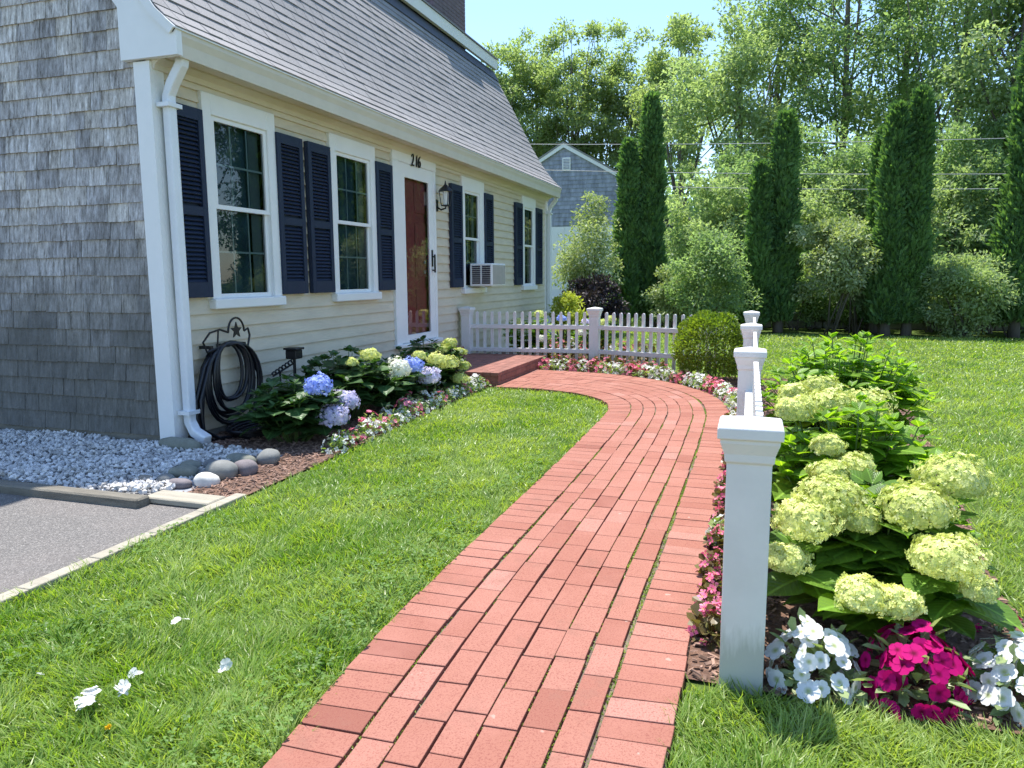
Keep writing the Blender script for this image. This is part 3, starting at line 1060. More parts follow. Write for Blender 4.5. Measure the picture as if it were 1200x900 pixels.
def window(x0, x1, z0, z1, g0, g1, gz0, gz1, meet, ac=False, cols=3):
    x0, x1, g0, g1 = [q * .988 for q in (x0, x1, g0, g1)]
    """outer casing x0..x1, z0..z1; glass g0..g1, gz0..gz1"""
    w = MB()
    yf = FY - .052
    w.box(x0, g0 - .045, yf, FY - .001, z0 + .05, z1, .004)
    w.box(g1 + .045, x1, yf, FY - .001, z0 + .05, z1, .004)
    w.box(g0 - .045, g1 + .045, yf, FY - .001, gz1 + .045, z1, .004)
    w.box(x0 - .008, x1 + .008, yf - .035, FY - .001, z0 - .035, z0 + .05, .008)
    f = w.build('window', M['white'], HO)
    sm = MB()
    for zz0, zz1, dy in ((meet - .018, gz1 + .044, 0), (z0 + .051, meet + .018, .022)):
        ya, yb = FY - .035 + dy, FY - .008 + dy
        lo = max(zz0, z0 + .051)
        sm.box(g0 - .044, g0, ya, yb, lo, zz1)
        sm.box(g1, g1 + .044, ya, yb, lo, zz1)
        sm.box(g0, g1, ya, yb, zz1 - .036, zz1)
        sm.box(g0, g1, ya, yb, lo, lo + .036)
    sm.build('sash', M['white'], f)
    gm = MB()
    for a, b, dy in ((meet + .018, gz1 + .01, 0), (z0 + .08, meet - .0, .022)):
        y = FY - .020 + dy
        gm.add([(g0 - .01, y, a), (g1 + .01, y, a), (g1 + .01, y, b), (g0 - .01, y, b)], [(0, 1, 2, 3)])
    gm.build('pane', M['glass'], f)
    gr = MB()
    for a, b, dy in ((meet + .018, gz1, 0), (z0 + .09, meet - .018, .022)):
        y = FY - .015 + dy
        for k in range(1, cols):
            xx = g0 + (g1 - g0) * k / cols
            gr.box(xx - .008, xx + .008, y, y + .008, a, b)
        zz = (a + b) / 2
        gr.box(g0, g1, y + .0011, y + .0069, zz - .008, zz + .008)
    gr.build('grille', M['muntin'], f)
    MB().add([(g0 - .06, FY + .075, gz0 - .06), (g1 + .06, FY + .075, gz0 - .06), (g1 + .06, FY + .075, gz1 + .06), (g0 - .06, FY + .075, gz1 + .06)], [(0, 1, 2, 3)]).build('window_shade', M['shade'], f)
    cm = MB()
    n = 16
    for (a, b) in ((g1 - .13, g1 + .02),):
        V = []; F = []
        for i in range(n):
            xx = a + (b - a) * i / (n - 1)
            yy = FY + .035 + .010 * (i % 2)
            V += [(xx, yy, gz0 - .05), (xx, yy, gz1 + .02)]
        F = [(2 * i, 2 * i + 2, 2 * i + 3, 2 * i + 1) for i in range(n - 1)]
        cm.add(V, F)
    cm.build('curtain', M['curtain'], f)
    return f


window(5.15, 6.10, 1.085, 2.757, 5.30, 5.94, 1.17, 2.55, 1.88)
window(7.02, 7.98, 1.085, 2.757, 7.17, 7.82, 1.17, 2.55, 1.88)
window(10.61, 11.54, 1.085, 2.757, 10.76, 11.30, 1.17, 2.52, 1.87)
window(13.55, 14.40, 1.085, 2.757, 13.72, 14.23, 1.17, 2.52, 1.87)


def shutter(x0, x1, z0=1.15, z1=2.605):
    x0, x1 = x0 * .9855, x1 * .9855
    y0, y1 = FY - .075, FY - .025
    mb = MB()
    st = .055
    mb.box(x0, x0 + st, y0, y1, z0, z1, .003); mb.box(x1 - st, x1, y0, y1, z0, z1, .003)
    for a, b in ((z0, z0 + .12), (z1 - .09, z1), ((z0 + z1) / 2 - .09, (z0 + z1) / 2 - .02)):
        mb.box(x0 + st, x1 - st, y0 + .001, y1 - .001, a, b)
    z = z0 + .125
    mid0, mid1 = (z0 + z1) / 2 - .09, (z0 + z1) / 2 - .02
    while z < z1 - .10:
        if not (mid0 - .03 < z < mid1):
            mb.add([(x0 + st - .002, y0 + .008, z), (x1 - st + .002, y0 + .008, z), (x1 - st + .002, y1 - .012, z + .030), (x0 + st - .002, y1 - .012, z + .030),
                    (x0 + st - .002, y0 + .012, z - .006), (x1 - st + .002, y0 + .012, z - .006)], [(0, 1, 2, 3), (4, 5, 1, 0)])
        z += .034
    mb.box(x0 + .02, x1 - .02, y1 - .008, y1, z0 + .02, z1 - .02)
    return mb.build('shutter', M['navy'], HO)


for a, b in ((4.745, 5.142), (6.108, 6.515), (6.605, 7.012), (7.988, 8.385), (10.19, 10.602), (11.548, 11.95), (13.15, 13.542), (14.408, 14.84)):
    shutter(a, b)

# front door: casing, storm door with full glass, maroon panelled door behind
mb = MB()
yf = FY - .052
mb.box(8.309, 8.462, yf, FY - .001, .46, 2.69, .004); mb.box(9.480, 9.544, yf, FY - .001, .46, 2.69, .004)
mb.box(8.299, 9.554, yf - .003, FY - .001, 2.69, 2.835, .004)
mb.box(8.289, 9.574, yf - .06, FY + .02, .43, .475, .006)
dc = mb.build('door_casing', M['white'], HO)
mb = MB()
ya, yb = FY - .045, FY - .012
mb.box(8.4635, 8.630, ya, yb, .48, 2.688); mb.box(9.327, 9.4785, ya, yb, .48, 2.688)
mb.box(8.630, 9.327, ya, yb, 2.52, 2.688); mb.box(8.630, 9.327, ya, yb, .48, .575)
mb.build('storm_door', M['white'], HO, bevel=.004)
sd = [o for o in HO.children if o.name.startswith('storm_door')][0]
MB().add([(8.625, FY - .03, .57), (9.332, FY - .03, .57), (9.332, FY - .03, 2.525), (8.625, FY - .03, 2.525)], [(0, 1, 2, 3)]).build('pane', M['doorglass'], sd)
mb = MB()
mb.box(9.386, 9.411, ya - .05, ya - .03, 1.36, 1.60, .004); mb.box(9.391, 9.406, ya - .03, ya, 1.38, 1.40); mb.box(9.391, 9.406, ya - .03, ya, 1.56, 1.58)
mb.box(9.376, 9.421, ya - .008, ya - .001, 1.44, 1.66, .002)
mb.build('handle', M['black'], sd)
mb = MB()
mb.box(8.497, 9.465, FY + .03, FY + .07, .47, 2.68)
for xa, xb in ((8.596, 8.922), (9.030, 9.356)):
    for za, zb in ((.65, 1.15), (1.30, 2.00), (2.12, 2.50)):
        mb.box(xa, xb, FY + .018, FY + .031, za, zb, .008)
fd = mb.build('front_door', M['maroon'], HO)
mb = MB()
for z0 in (1.34, 1.47):
    mb.box(9.258, 9.297, FY + .0, FY + .018, z0, z0 + .05, .008)
mb.build('knob', M['tin'], fd)

# house number in black metal
cur = None
for txt, x in (('2', 8.78), ('1', 8.89), ('6', 8.97)):
    cu = bpy.data.curves.new('number', 'FONT'); cu.body = txt; cu.size = .215; cu.extrude = .006
    t = bpy.data.objects.new('tmp', cu); C.objects.link(t)
    dg = bpy.context.evaluated_depsgraph_get()
    me = bpy.data.meshes.new_from_object(t.evaluated_get(dg))
    bpy.data.objects.remove(t)
    co = np.array([v.co for v in me.vertices])
    co2 = np.c_[x + co[:, 0] * .82 + co[:, 1] * .10, FY - .066 - co[:, 2], 2.676 + co[:, 1]]
    me.vertices.foreach_set('co', co2.astype(np.float32).ravel()); me.update()
    me.materials.clear(); me.materials.append(M['black'])
    o = bpy.data.objects.new('house_number', me); C.objects.link(o); o.parent = HO

# wall lantern
lx, ly = 9.60, FY - .17
mb = MB()
mb.box(lx - .05, lx + .05, FY - .045, FY - .018, 2.18, 2.34, .012)
mb.tube([(lx, FY - .04, 2.24), (lx, FY - .10, 2.20), (lx, ly, 2.22), (lx, ly, 2.25)], .012, 6)
for s1 in (-1, 1):
    for s2 in (-1, 1):
        mb.tube([(lx + s1 * .045, ly + s2 * .045, 2.26), (lx + s1 * .065, ly + s2 * .065, 2.44)], .006, 5)
mb.box(lx - .05, lx + .05, ly - .05, ly + .05, 2.245, 2.262, .004)
mb.tube([(lx, ly, 2.44), (lx, ly, 2.47), (lx, ly, 2.51), (lx, ly, 2.535), (lx, ly, 2.58)], [.098, .08, .035, .014, .006], 10)
lan = mb.build('wall_lantern', M['black'], HO)
mg = mat('lantern_glass', (.75, .76, .74), .2, .03, 5)
MB().tube([(lx, ly, 2.263), (lx, ly, 2.44)], [.035, .045], 8).build('lamp_glass', mg, lan)
finish(house)

# air conditioner in the third window
acy0, acy1 = FY - .42, FY - .06
ac = empty('air_conditioner', (11.05, FY - .25, 1.16), 'white window air conditioner with dark side grilles resting on a sill', 'air conditioner')
MB().box(10.72, 11.34, acy0, acy1, 1.16, 1.50, .012).build('case', M['white'], ac)
mb = MB()
for a, b in ((acy0 + .03, acy0 + .16), (acy0 + .19, acy0 + .32)):
    for k in range(9):
        zz = 1.195 + k * .031
        mb.box(10.712, 10.719, a, b, zz, zz + .024)
mb.build('side_grille', M['acgrill'], ac)
mb = MB()
for k in range(20):
    xx = 10.745 + k * .0285
    mb.box(xx, xx + .018, acy0 - .006, acy0 - .001, 1.185, 1.475)
mb.build('rear_grille', M['accord'], ac)
mb = MB()
for k in range(9):
    xx = 11.345 + k * .0115
    mb.box(xx, xx + .007, FY - .07 - .006 * (k % 2), FY - .053, 1.16, 1.50)
mb.build('side_panel', M['white'], ac)
finish(ac)

# brick landing with a step at the door
st = empty('brick_step', (9.3, 3.6, 0), 'low brick landing at the front door, half in sun, at the path end', 'step')
mb = MB()
zc = 0.0
for cidx in range(2):
    z0, z1 = .0 + cidx * .068, .064 + cidx * .068
    x = 8.32
    for face in range(2):
        if face == 0:
            x = 8.32 + (.1 if cidx else 0)
            while x < 10.38:
                mb.box(x + .003, min(x + .2, 10.4) - .003, 2.952, 3.05, z0, z1, .003); x += .2
        else:
            y = 3.05 + (.1 if cidx else 0)
            while y < 4.2:
                mb.box(8.32, 8.42, y + .003, min(y + .2, 4.24) - .003, z0, z1, .003); y += .2
y = 2.952
while y < 4.2:
    x = 8.32 + random.uniform(-.1, 0)
    while x < 10.4:
        xa, xb = max(x, 8.315) + .002, min(x + .205, 10.4) - .002
        if xb - xa > .03: mb.box(xa, xb, y + .002, y + .100, .134, .180 + random.uniform(-.001, .001), .003)
        x += .205
    y += .1025
mb.box(8.33, 10.39, 2.96, 4.24, .0, .132)
mb.build('landing', M['drybrick'], st)
mb = MB()
mb.box(8.45, 9.65, 3.92, 4.26, .181, .35, .006)
mb.build('threshold_step', M['drybrick'], st)
finish(st)

# ================================================================== FENCES
PH = .862


def fence_post(parent, x, y, ang, h=PH, wd=.132):
    mb = MB()
    a = wd / 2
    def ring(w, z): return [(-w, -w, z), (w, -w, z), (w, w, z), (-w, w, z)]
    lv = [ring(a, -.05), ring(a, h - .125), ring(a + .006, h - .12), ring(a + .008, h - .095), ring(a + .020, h - .06), ring(a + .020, h - .048),
          ring(a + .029, h - .046), ring(a + .029, h - .014), ring(a + .024, h - .008), ring(.008, h + .010)]
    V = [p for r in lv for p in r]; F = []
    for i in range(len(lv) - 1):
        for j in range(4):
            F.append((i * 4 + j, i * 4 + (j + 1) % 4, (i + 1) * 4 + (j + 1) % 4, (i + 1) * 4 + j))
    F.append(tuple(len(V) - 4 + j for j in range(4)))
    ca, sa = math.cos(ang), math.sin(ang)
    V = [(x + p[0] * ca - p[1] * sa, y + p[0] * sa + p[1] * ca, p[2]) for p in V]
    mb.add(V, F)
    return mb.build('post', M['whitepost'], parent, bevel=.003)


def fence_run(parent, A, B, sgn, spacing=.114, zt=.80):
    A, B = np.array(A), np.array(B)
    d = (B - A); L = np.linalg.norm(d); d = d / L
    nrm = np.array([-d[1], d[0]]) * sgn          # picket side
    for z0, z1 in ((.215, .275), (.555, .615)):
        mb = MB()
        p, q = A + d * .06, B - d * .06
        V = [(c[0] + nrm[0] * o, c[1] + nrm[1] * o, z) for c in (p, q) for o, z in ((-.020, z0), (.020, z0), (.020, z1), (-.020, z1))]
        mb.add(V, [(0, 1, 5, 4), (1, 2, 6, 5), (2, 3, 7, 6), (3, 0, 4, 7), (0, 3, 2, 1), (4, 5, 6, 7)])
        mb.build('rail', M['whitepost'], parent, bevel=.003)
    n = int((L - .13) / spacing)
    s0 = (L - (n - 1) * spacing) / 2
    for k in range(n):
        c = A + d * (s0 + k * spacing) + nrm * .0335
        hw_, ht = .021, .013
        prof_ = [(-hw_, .06), (hw_, .06), (hw_, zt - .03), (hw_ * .8, zt - .010), (0, zt), (-hw_ * .8, zt - .010), (-hw_, zt - .03)]
        V = [(c[0] + d[0] * u + nrm[0] * o, c[1] + d[1] * u + nrm[1] * o, z) for o in (-ht, ht) for u, z in prof_]
        m_ = len(prof_)
        F = [(i, (i + 1) % m_, m_ + (i + 1) % m_, m_ + i) for i in range(m_)] + [tuple(range(m_))[::-1], tuple(range(m_, 2 * m_))]
        MB().add(V, F).build('picket', M['whitepost'], parent)


fs = empty('picket_fence', (2.39, .03, 0), 'white picket fence running beside the brick path, its big square end post nearest', 'fence')
posts = [(2.39, .028), (4.77, .075), (7.2, .112), (9.72, .155)]
for (x, y) in posts: fence_post(fs, x, y, .0165)
for a, b in zip(posts[:-1], posts[1:]): fence_run(fs, a, b, -1)
finish(fs)
fb = empty('picket_fence', (10.47, 2.26, 0), 'white picket fence crossing the yard from the house wall to behind the flowers', 'fence')
pb = [(10.36, 4.16), (10.47, 2.27)]
for (x, y) in pb: fence_post(fb, x, y, -.05)
fence_run(fb, pb[0], pb[1], 1)
fence_run(fb, pb[1], (9.80, .21), 1)
finish(fb)

# ================================================================== STONES BY THE DOWNSPOUT
def rock(x, y, z, sx, sy, sz, col, label, rot=0, seed=0):
    import bmesh
    bm = bmesh.new()
    bmesh.ops.create_icosphere(bm, subdivisions=3, radius=1)
    rs = random.Random(seed)
    w_ = [(Vector((rs.uniform(-1, 1), rs.uniform(-1, 1), rs.uniform(-1, 1))) * 2.0, rs.uniform(0, 6)) for _ in range(5)]
    for v in bm.verts:
        d = sum(math.sin(v.co.dot(a) + b) for a, b in w_) * .075 + math.sin(v.co.x * 7 + seed) * math.sin(v.co.y * 6 + seed * 2) * .03
        c = v.co * (1 + d)
        c = Vector((math.copysign(abs(c.x) ** .85, c.x) * sx, math.copysign(abs(c.y) ** .85, c.y) * sy, math.copysign(abs(c.z) ** .9, c.z) * sz))
        v.co = c
    for f in bm.faces: f.smooth = True
    me = bpy.data.meshes.new('stone'); bm.to_mesh(me); bm.free()
    me.materials.append(col)
    o = bpy.data.objects.new('stone', me); C.objects.link(o)
    o.location = (x, y, z + sz * .75); o.rotation_euler = (0, 0, rot)
    return tag(o, label, 'stone', 'round stones beside the downspout')


rg = [mat('stone_' + n, c, .8, .2, 12, .25) for n, c in (('grey', (.19, .195, .185)), ('olive', (.20, .205, .165)), ('mauve', (.19, .165, .17)), ('pale', (.62, .60, .55)), ('dark', (.15, .155, .16)), ('tan', (.27, .23, .18)))]
ROCKS = [
    (3.76, 3.29, 0, .075, .072, .055, 3, 'pale rounded stone, whitest of the pile, at the mulch edge'),
    (3.69, 3.44, 0, .050, .085, .035, 2, 'flat mauve grey stone just behind the pale plank'),
    (3.72, 3.56, 0, .05, .055, .042, 0, 'small grey stone between the mauve and the tan stones'),
    (3.68, 3.70, 0, .05, .07, .038, 5, 'tan striped stone at the gravel end of the pile'),
    (3.86, 3.55, .02, .06, .09, .042, 1, 'olive grey flat stone lying above the mauve one'),
    (3.88, 3.40, .0, .04, .04, .045, 4, 'small dark stone wedged behind the white one'),
    (3.95, 3.33, .0, .085, .095, .068, 0, 'largest smooth grey boulder of the pile beside the mulch'),
    (4.08, 3.24, .0, .065, .075, .06, 2, 'brownish grey boulder next to the largest one in the mulch'),
    (4.25, 3.42, .0, .075, .11, .055, 1, 'olive stone at the back of the pile near the hose'),
    (4.36, 3.26, .01, .07, .09, .06, 0, 'rough grey stone farthest into the shaded mulch'),
    (4.05, 3.66, .01, .06, .09, .04, 1, 'jagged olive stone among the gravel below the downspout'),
    (4.05, 3.48, .04, .045, .06, .035, 4, 'dark flat stone propped on the pile centre'),
    (4.28, 3.62, .01, .05, .07, .035, 0, 'small grey stone under the downspout end of the pile'),
]
for i, (x, y, z, a, b, c, k, lab) in enumerate(ROCKS):
    rock(x, y, z, a, b, c, rg[k], lab, random.uniform(-.4, .4), i + 3)
sb = MB()
sb.tube([(4.50, 4.32, .05), (4.50, 4.24, .055), (4.49, 4.05, .055), (4.48, 3.96, .045)], [.045, .058, .06, .04], 10)
tag(sb.build('splash_stone', rg[1], smooth=True), 'long pale log-shaped stone under the downspout mouth', 'stone')

# ================================================================== HOSE AND ITS HANGER
hx, hy = 5.14, FY - .035
hg = empty('hose_hanger', (hx, hy, .8), 'black iron hose hanger with a star crest fixed to the siding', 'hose hanger')
mb = MB()
yb_ = hy - .05
arc = lambda cx, cz, r, a0, a1, n=14, ry=1.0: [(cx + r * math.cos(R_(a0 + (a1 - a0) * i / n)), yb_ - .05, cz + ry * r * math.sin(R_(a0 + (a1 - a0) * i / n))) for i in range(n + 1)]
mb.tube(arc(hx + .10, .86, .10, 0, 180, 14, 1.15), .009, 6)
mb.tube([(hx - .26, yb_ - .05, .72), (hx - .30, yb_ - .05, .80), (hx - .22, yb_ - .05, .87), (hx - .10, yb_ - .05, .89), (hx, yb_ - .05, .86)], .009, 6)
mb.tube([(hx + .20, yb_ - .05, .86), (hx + .25, yb_ - .05, .88), (hx + .27, yb_ - .05, .82), (hx + .24, yb_ - .05, .73)], .009, 6)
mb.tube([(hx - .14, yb_ - .05, .73), (hx - .12, yb_ - .05, .88)], .008, 6)
mb.tube([(hx - .26, yb_ - .05, .72), (hx - .1, yb_ - .05, .75), (hx + .1, yb_ - .05, .76), (hx + .24, yb_ - .05, .73)], .010, 6)
for xx in (hx - .2, hx, hx + .2):
    mb.box(xx - .015, xx + .015, yb_ - .05, FY - .021, .74, .765)
mb.build('frame', M['black'], hg)
mb = MB()
V = []
for k in range(10):
    r = .07 if k % 2 == 0 else .03
    t = R_(90 + 36 * k)
    V.append((hx + .10 + r * math.cos(t), .87 + r * math.sin(t)))
mb.prism([(a, b) for a, b in V], yb_ - .056, yb_ - .046, 'y')
mb.build('star', M['black'], hg)
finish(hg)
mb = MB()
for k in range(9):
    zt = .765 + random.uniform(-.012, .012)
    wl = .05 + .028 * k + random.uniform(-.02, .02); wr = .04 + .020 * k + random.uniform(-.02, .03)
    zb = .33 - .026 * k + random.uniform(-.05, .05)
    c = hx + .04 + random.uniform(-.03, .03)
    yo = hy - .055 - .009 * (k % 5)
    pts = []
    for i in range(29):
        t = 2 * math.pi * i / 28
        s_ = math.sin(t); co_ = math.cos(t)
        ww = wl if s_ < 0 else wr
        zz = (zt + zb) / 2 + (zt - zb) / 2 * co_
        bulge = abs(s_) ** .8 * (1.0 if co_ < .3 else 1.0)
        pts.append((c + math.copysign(bulge, s_) * (ww + .10), yo - .03 * bulge, max(zz, .03)))
    mb.tube(pts, .0145, 7, False)
for k in range(3):
    mb.tube([(hx - .17 + .02 * k, hy - .06 - .012 * k, .735), (hx - .29 + .02 * k, hy - .07 - .012 * k, .60), (hx - .385 + .018 * k, hy - .08 - .012 * k, .36), (hx - .395 + .02 * k, hy - .09, .14), (hx - .36 + .02 * k, hy - .11, .03)], .0145, 7)
mb.tube([(hx - .16, hy - .08, .73), (hx - .30, hy - .09, .60), (hx - .42, hy - .1, .35), (hx - .43, hy - .12, .12), (hx - .34, hy - .16, .03), (hx - .1, hy - .25, .02)], .015, 7)
mb.tube([(hx - .14, hy - .10, .73), (hx - .27, hy - .11, .60), (hx - .39, hy - .12, .35), (hx - .40, hy - .14, .12), (hx - .30, hy - .2, .04), (hx, hy - .3, .02)], .015, 7)
mb.tube([(hx + .16, hy - .07, .75), (hx + .28, hy - .08, .66), (hx + .40, hy - .09, .42), (hx + .47, hy - .1, .16), (hx + .5, hy - .12, .02)], .0125, 7)
for k in range(5):
    pts = [(hx + .15 + math.cos(t) * (.30 + .03 * k), 3.95 + math.sin(t) * (.16 + .02 * k), .02 + .018 * k) for t in np.linspace(0, 6.283, 26)]
    mb.tube(pts, .0125, 6, False)
tag(mb.build('garden_hose', M['rubber'], smooth=True), 'black rubber garden hose hung in long loops down the cream wall', 'hose')

# black iron garden light on a scrolled stake
gl_ = empty('garden_light', (5.93, FY - .30, 0), 'small black iron lantern post with a twisted side bracket by the siding', 'garden light')
mb = MB()
gx, gy = 5.80, FY - .30
mb.tube([(gx, gy, 0), (gx, gy, .58)], .014, 8)
mb.box(gx - .055, gx + .055, gy - .055, gy + .055, .58, .66, .006)
mb.box(gx - .068, gx + .068, gy - .068, gy + .068, .661, .68, .004)
mb.build('post', M['black'], gl_)
mb = MB()
pts = [(gx - .02 - .30 * t, gy + .012 * math.sin(t * 40), .57 - .09 * t + .012 * math.cos(t * 40)) for t in np.linspace(0, 1, 40)]
mb.tube(pts, .008, 6)
mb.tube([(gx - .01, gy, .54), (gx - .32, gy, .46)], .009, 6)
mb.tube([(gx - .22, gy, .48), (gx - .22, gy, .0)], .010, 6)
mb.build('bracket', M['black'], gl_)
finish(gl_)

# ================================================================== GARDEN PLANTS
def bloom(parent, p, r, material, flat=.72, n=240, fl=.012, seed=0):
    rs = np.random.default_rng(seed)
    k = rs.normal(size=(6, 3)) * 3.2; ph = rs.uniform(0, 6, 6)
    d = rs.normal(size=(n, 3)); d /= np.linalg.norm(d, axis=1, keepdims=True)
    d = d[(d[:, 2] > -.42)]
    lump = 1 + .10 * np.sin(d @ k.T + ph).sum(1) / 1.5 + .045 * np.sin(d @ (k.T * 2.3) + ph * 1.7).sum(1) / 1.5
    fine = rs.uniform(.90, 1.06, len(d))
    P = np.asarray(p) + d * (r * lump * fine)[:, None] * np.array([1, 1, flat])
    N = unit(d + rs.normal(size=d.shape) * .35)
    A = np.cross(N, rs.normal(size=d.shape))
    s_ = fl * rs.uniform(.7, 1.25, len(d))
    V, F = scatter(T_FLORET, P, A, N, s_, s_, s_)
    # loose inner florets so that no hole shows through
    d2 = rs.normal(size=(n // 2, 3)); d2 /= np.linalg.norm(d2, axis=1, keepdims=True)
    d2 = d2[d2[:, 2] > -.5]
    P2 = np.asarray(p) + d2 * r * .86 * np.array([1, 1, flat])
    V2, F2 = scatter(T_FLORET, P2, np.cross(d2, rs.normal(size=d2.shape)), d2, np.full(len(d2), fl * 1.6), np.full(len(d2), fl * 1.6), fl)
    V, F = join([(V, F), (V2, F2)])
    return mesh_obj('bloom', V, F, material, parent)


def hydrangea(name, x, y, R, H, nst, L, leafm, blooms, label, cat='hydrangea', flat=.72, lo=.25, group=None, fl=.012, nb=240, rx=1.0, aspect=.95):
    root = empty(name, (x, y, 0), label, cat, group)
    P = []; A = []; N = []; S_ = []
    mb = MB()
    tips = []
    for k in range(nst):
        a = random.uniform(0, 6.283); rr = math.sqrt(random.random()) * R
        tip = Vector((x + rx * rr * math.cos(a), y + rr * math.sin(a), H * (1 - .38 * (rr / R) ** 2) * random.uniform(.82, 1.0)))
        tips.append(tip)
    for (bx, by, bz, br, bm_) in blooms:
        tips.append(Vector((bx, by, bz - br * .35)))
    for ti, tip in enumerate(tips):
        isb = ti >= nst
        b = Vector((x + (tip.x - x) * .25, y + (tip.y - y) * .25, 0))
        mid = b.lerp(tip, .5) + Vector((0, 0, .06))
        q = [b.lerp(mid, t).lerp(mid.lerp(tip, t), t) for t in np.linspace(0, 1, 9)]
        mb.tube([tuple(v) for v in q], [.006 - .003 * i / 8 for i in range(9)], 5)
        nn = 6
        a0 = random.uniform(0, 3.14)
        for i in range(nn):
            t = lo + (1.0 - lo) * (i + .6) / nn if not isb else lo + (.86 - lo) * (i + .6) / nn
            p = b.lerp(mid, t).lerp(mid.lerp(tip, t), t)
            for s1 in (0, 3.1416):
                aa = a0 + s1 + random.uniform(-.35, .35)
                upness = (.55 if (i == nn - 1 and not isb) else .12) + random.uniform(-.25, .25)
                d = Vector((math.cos(aa), math.sin(aa), upness))
                P.append(p + d * .02); A.append(d); N.append(Vector((random.uniform(-.25, .25), random.uniform(-.25, .25), 1)) - d * .15)
                S_.append(L * random.uniform(.7, 1.15) * (.55 if (i == nn - 1 and not isb) else 1.0))
            a0 += 1.5708
        if not isb:
            for _ in range(3):
                aa = random.uniform(0, 6.28); d = Vector((math.cos(aa), math.sin(aa), 1.2))
                P.append(tip); A.append(d); N.append(Vector((-math.cos(aa), -math.sin(aa), 1))); S_.append(L * random.uniform(.28, .42))
    P, A, N, S_ = map(np.array, (P, A, N, S_))
    P[:, 2] = np.maximum(P[:, 2], .04)
    V, F = scatter(T_HLEAF, P, A, N, S_, S_ * aspect * rng.uniform(.85, 1.1, len(S_)), S_ * rng.uniform(.5, 1.3, len(S_)))
    uv = np.tile(T_HLEAF[2], (len(P), 1))
    mesh_obj('foliage', V, F, leafm, root, True, uv)
    mb.build('stem', M['stem'], root, True)
    for i, (bx, by, bz, br, bm_) in enumerate(blooms):
        bloom(root, (bx, by, bz), br, M[bm_], flat, nb, fl, seed=int(1000 * bx + 77 * i))
    finish(root)
    return root


B = 'bloomy'
hydrangea('hydrangea', 3.00, -.42, .36, .55, 22, .17, M['hyd'], [
    (2.62, -.575, .40, .110, B), (2.57, -.665, .33, .052, B), (2.50, -.325, .295, .080, B), (2.52, -.435, .275, .072, B), (2.62, -.10, .345, .072, B),
    (2.84, -.255, .505, .118, B), (2.72, -.16, .455, .112, B), (2.80, -.34, .45, .07, B), (2.82, -.52, .50, .122, B), (3.02, -.67, .565, .128, B), (3.05, -.26, .545, .07, B)],
    'big lime mophead hydrangea leaning out behind the square fence post', nb=900, fl=.0105, lo=.34, flat=.66)
hydrangea('hydrangea', 3.62, -.40, .46, .76, 52, .15, M['hydb'], [
    (3.25, -.36, .52, .085, B), (3.30, -.27, .60, .065, B), (3.75, -.30, .69, .12, B), (3.85, -.46, .68, .12, B), (3.95, -.27, .75, .085, B), (3.55, -.14, .70, .085, B), (3.9, -.15, .72, .07, B)],
    'tall hydrangea with smaller lime blooms half hidden in upright leaves', nb=620, fl=.0105)
hydrangea('leafy_shrub', 5.25, -.50, .52, .95, 95, .15, M['hydb'], [], 'bright green leafy shrub without flowers beside the fence and lawn', 'shrub', aspect=.75)
# bed along the house
bl, bvv, bw = 'bloomb', 'bloomv', 'bloomw'
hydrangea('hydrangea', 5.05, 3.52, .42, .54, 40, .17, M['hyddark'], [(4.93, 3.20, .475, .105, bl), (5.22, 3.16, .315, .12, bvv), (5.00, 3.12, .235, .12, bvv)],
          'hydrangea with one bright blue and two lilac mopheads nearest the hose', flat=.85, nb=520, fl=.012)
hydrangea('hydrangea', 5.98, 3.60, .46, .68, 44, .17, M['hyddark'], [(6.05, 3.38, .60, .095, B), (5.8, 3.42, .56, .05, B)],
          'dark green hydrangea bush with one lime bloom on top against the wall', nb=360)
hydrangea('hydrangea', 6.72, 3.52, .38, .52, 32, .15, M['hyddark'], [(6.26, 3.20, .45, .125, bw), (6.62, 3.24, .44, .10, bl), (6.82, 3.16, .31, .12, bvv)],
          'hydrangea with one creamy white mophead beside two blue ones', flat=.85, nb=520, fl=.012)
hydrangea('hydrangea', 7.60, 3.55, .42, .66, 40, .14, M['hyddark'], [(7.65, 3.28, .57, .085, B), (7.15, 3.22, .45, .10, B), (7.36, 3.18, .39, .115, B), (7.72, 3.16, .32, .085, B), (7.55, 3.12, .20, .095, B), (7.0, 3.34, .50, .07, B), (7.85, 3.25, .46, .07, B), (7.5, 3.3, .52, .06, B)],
          'hydrangea with a cluster of lime blooms beside the brick landing', nb=360)
# behind the back fence
hydrangea('hydrangea', 11.35, 3.55, .42, .80, 22, .14, M['hyd'], [(11.2, 3.3, .72, .09, B), (11.1, 3.6, .6, .085, B), (11.15, 3.0, .5, .09, B), (11.2, 2.95, .66, .07, bl), (11.0, 3.2, .36, .08, bw)],
          'pale hydrangea showing through the fence near the house corner', nb=150, fl=.016)
hydrangea('hydrangea', 11.5, 2.45, .40, .72, 22, .14, M['hyd'], [(11.2, 2.3, .6, .08, B), (11.1, 2.6, .45, .085, bw), (11.3, 2.2, .66, .07, B), (11.1, 2.55, .62, .06, bvv)],
          'hydrangea behind the fence post with a few cream and lilac blooms', nb=150, fl=.016)


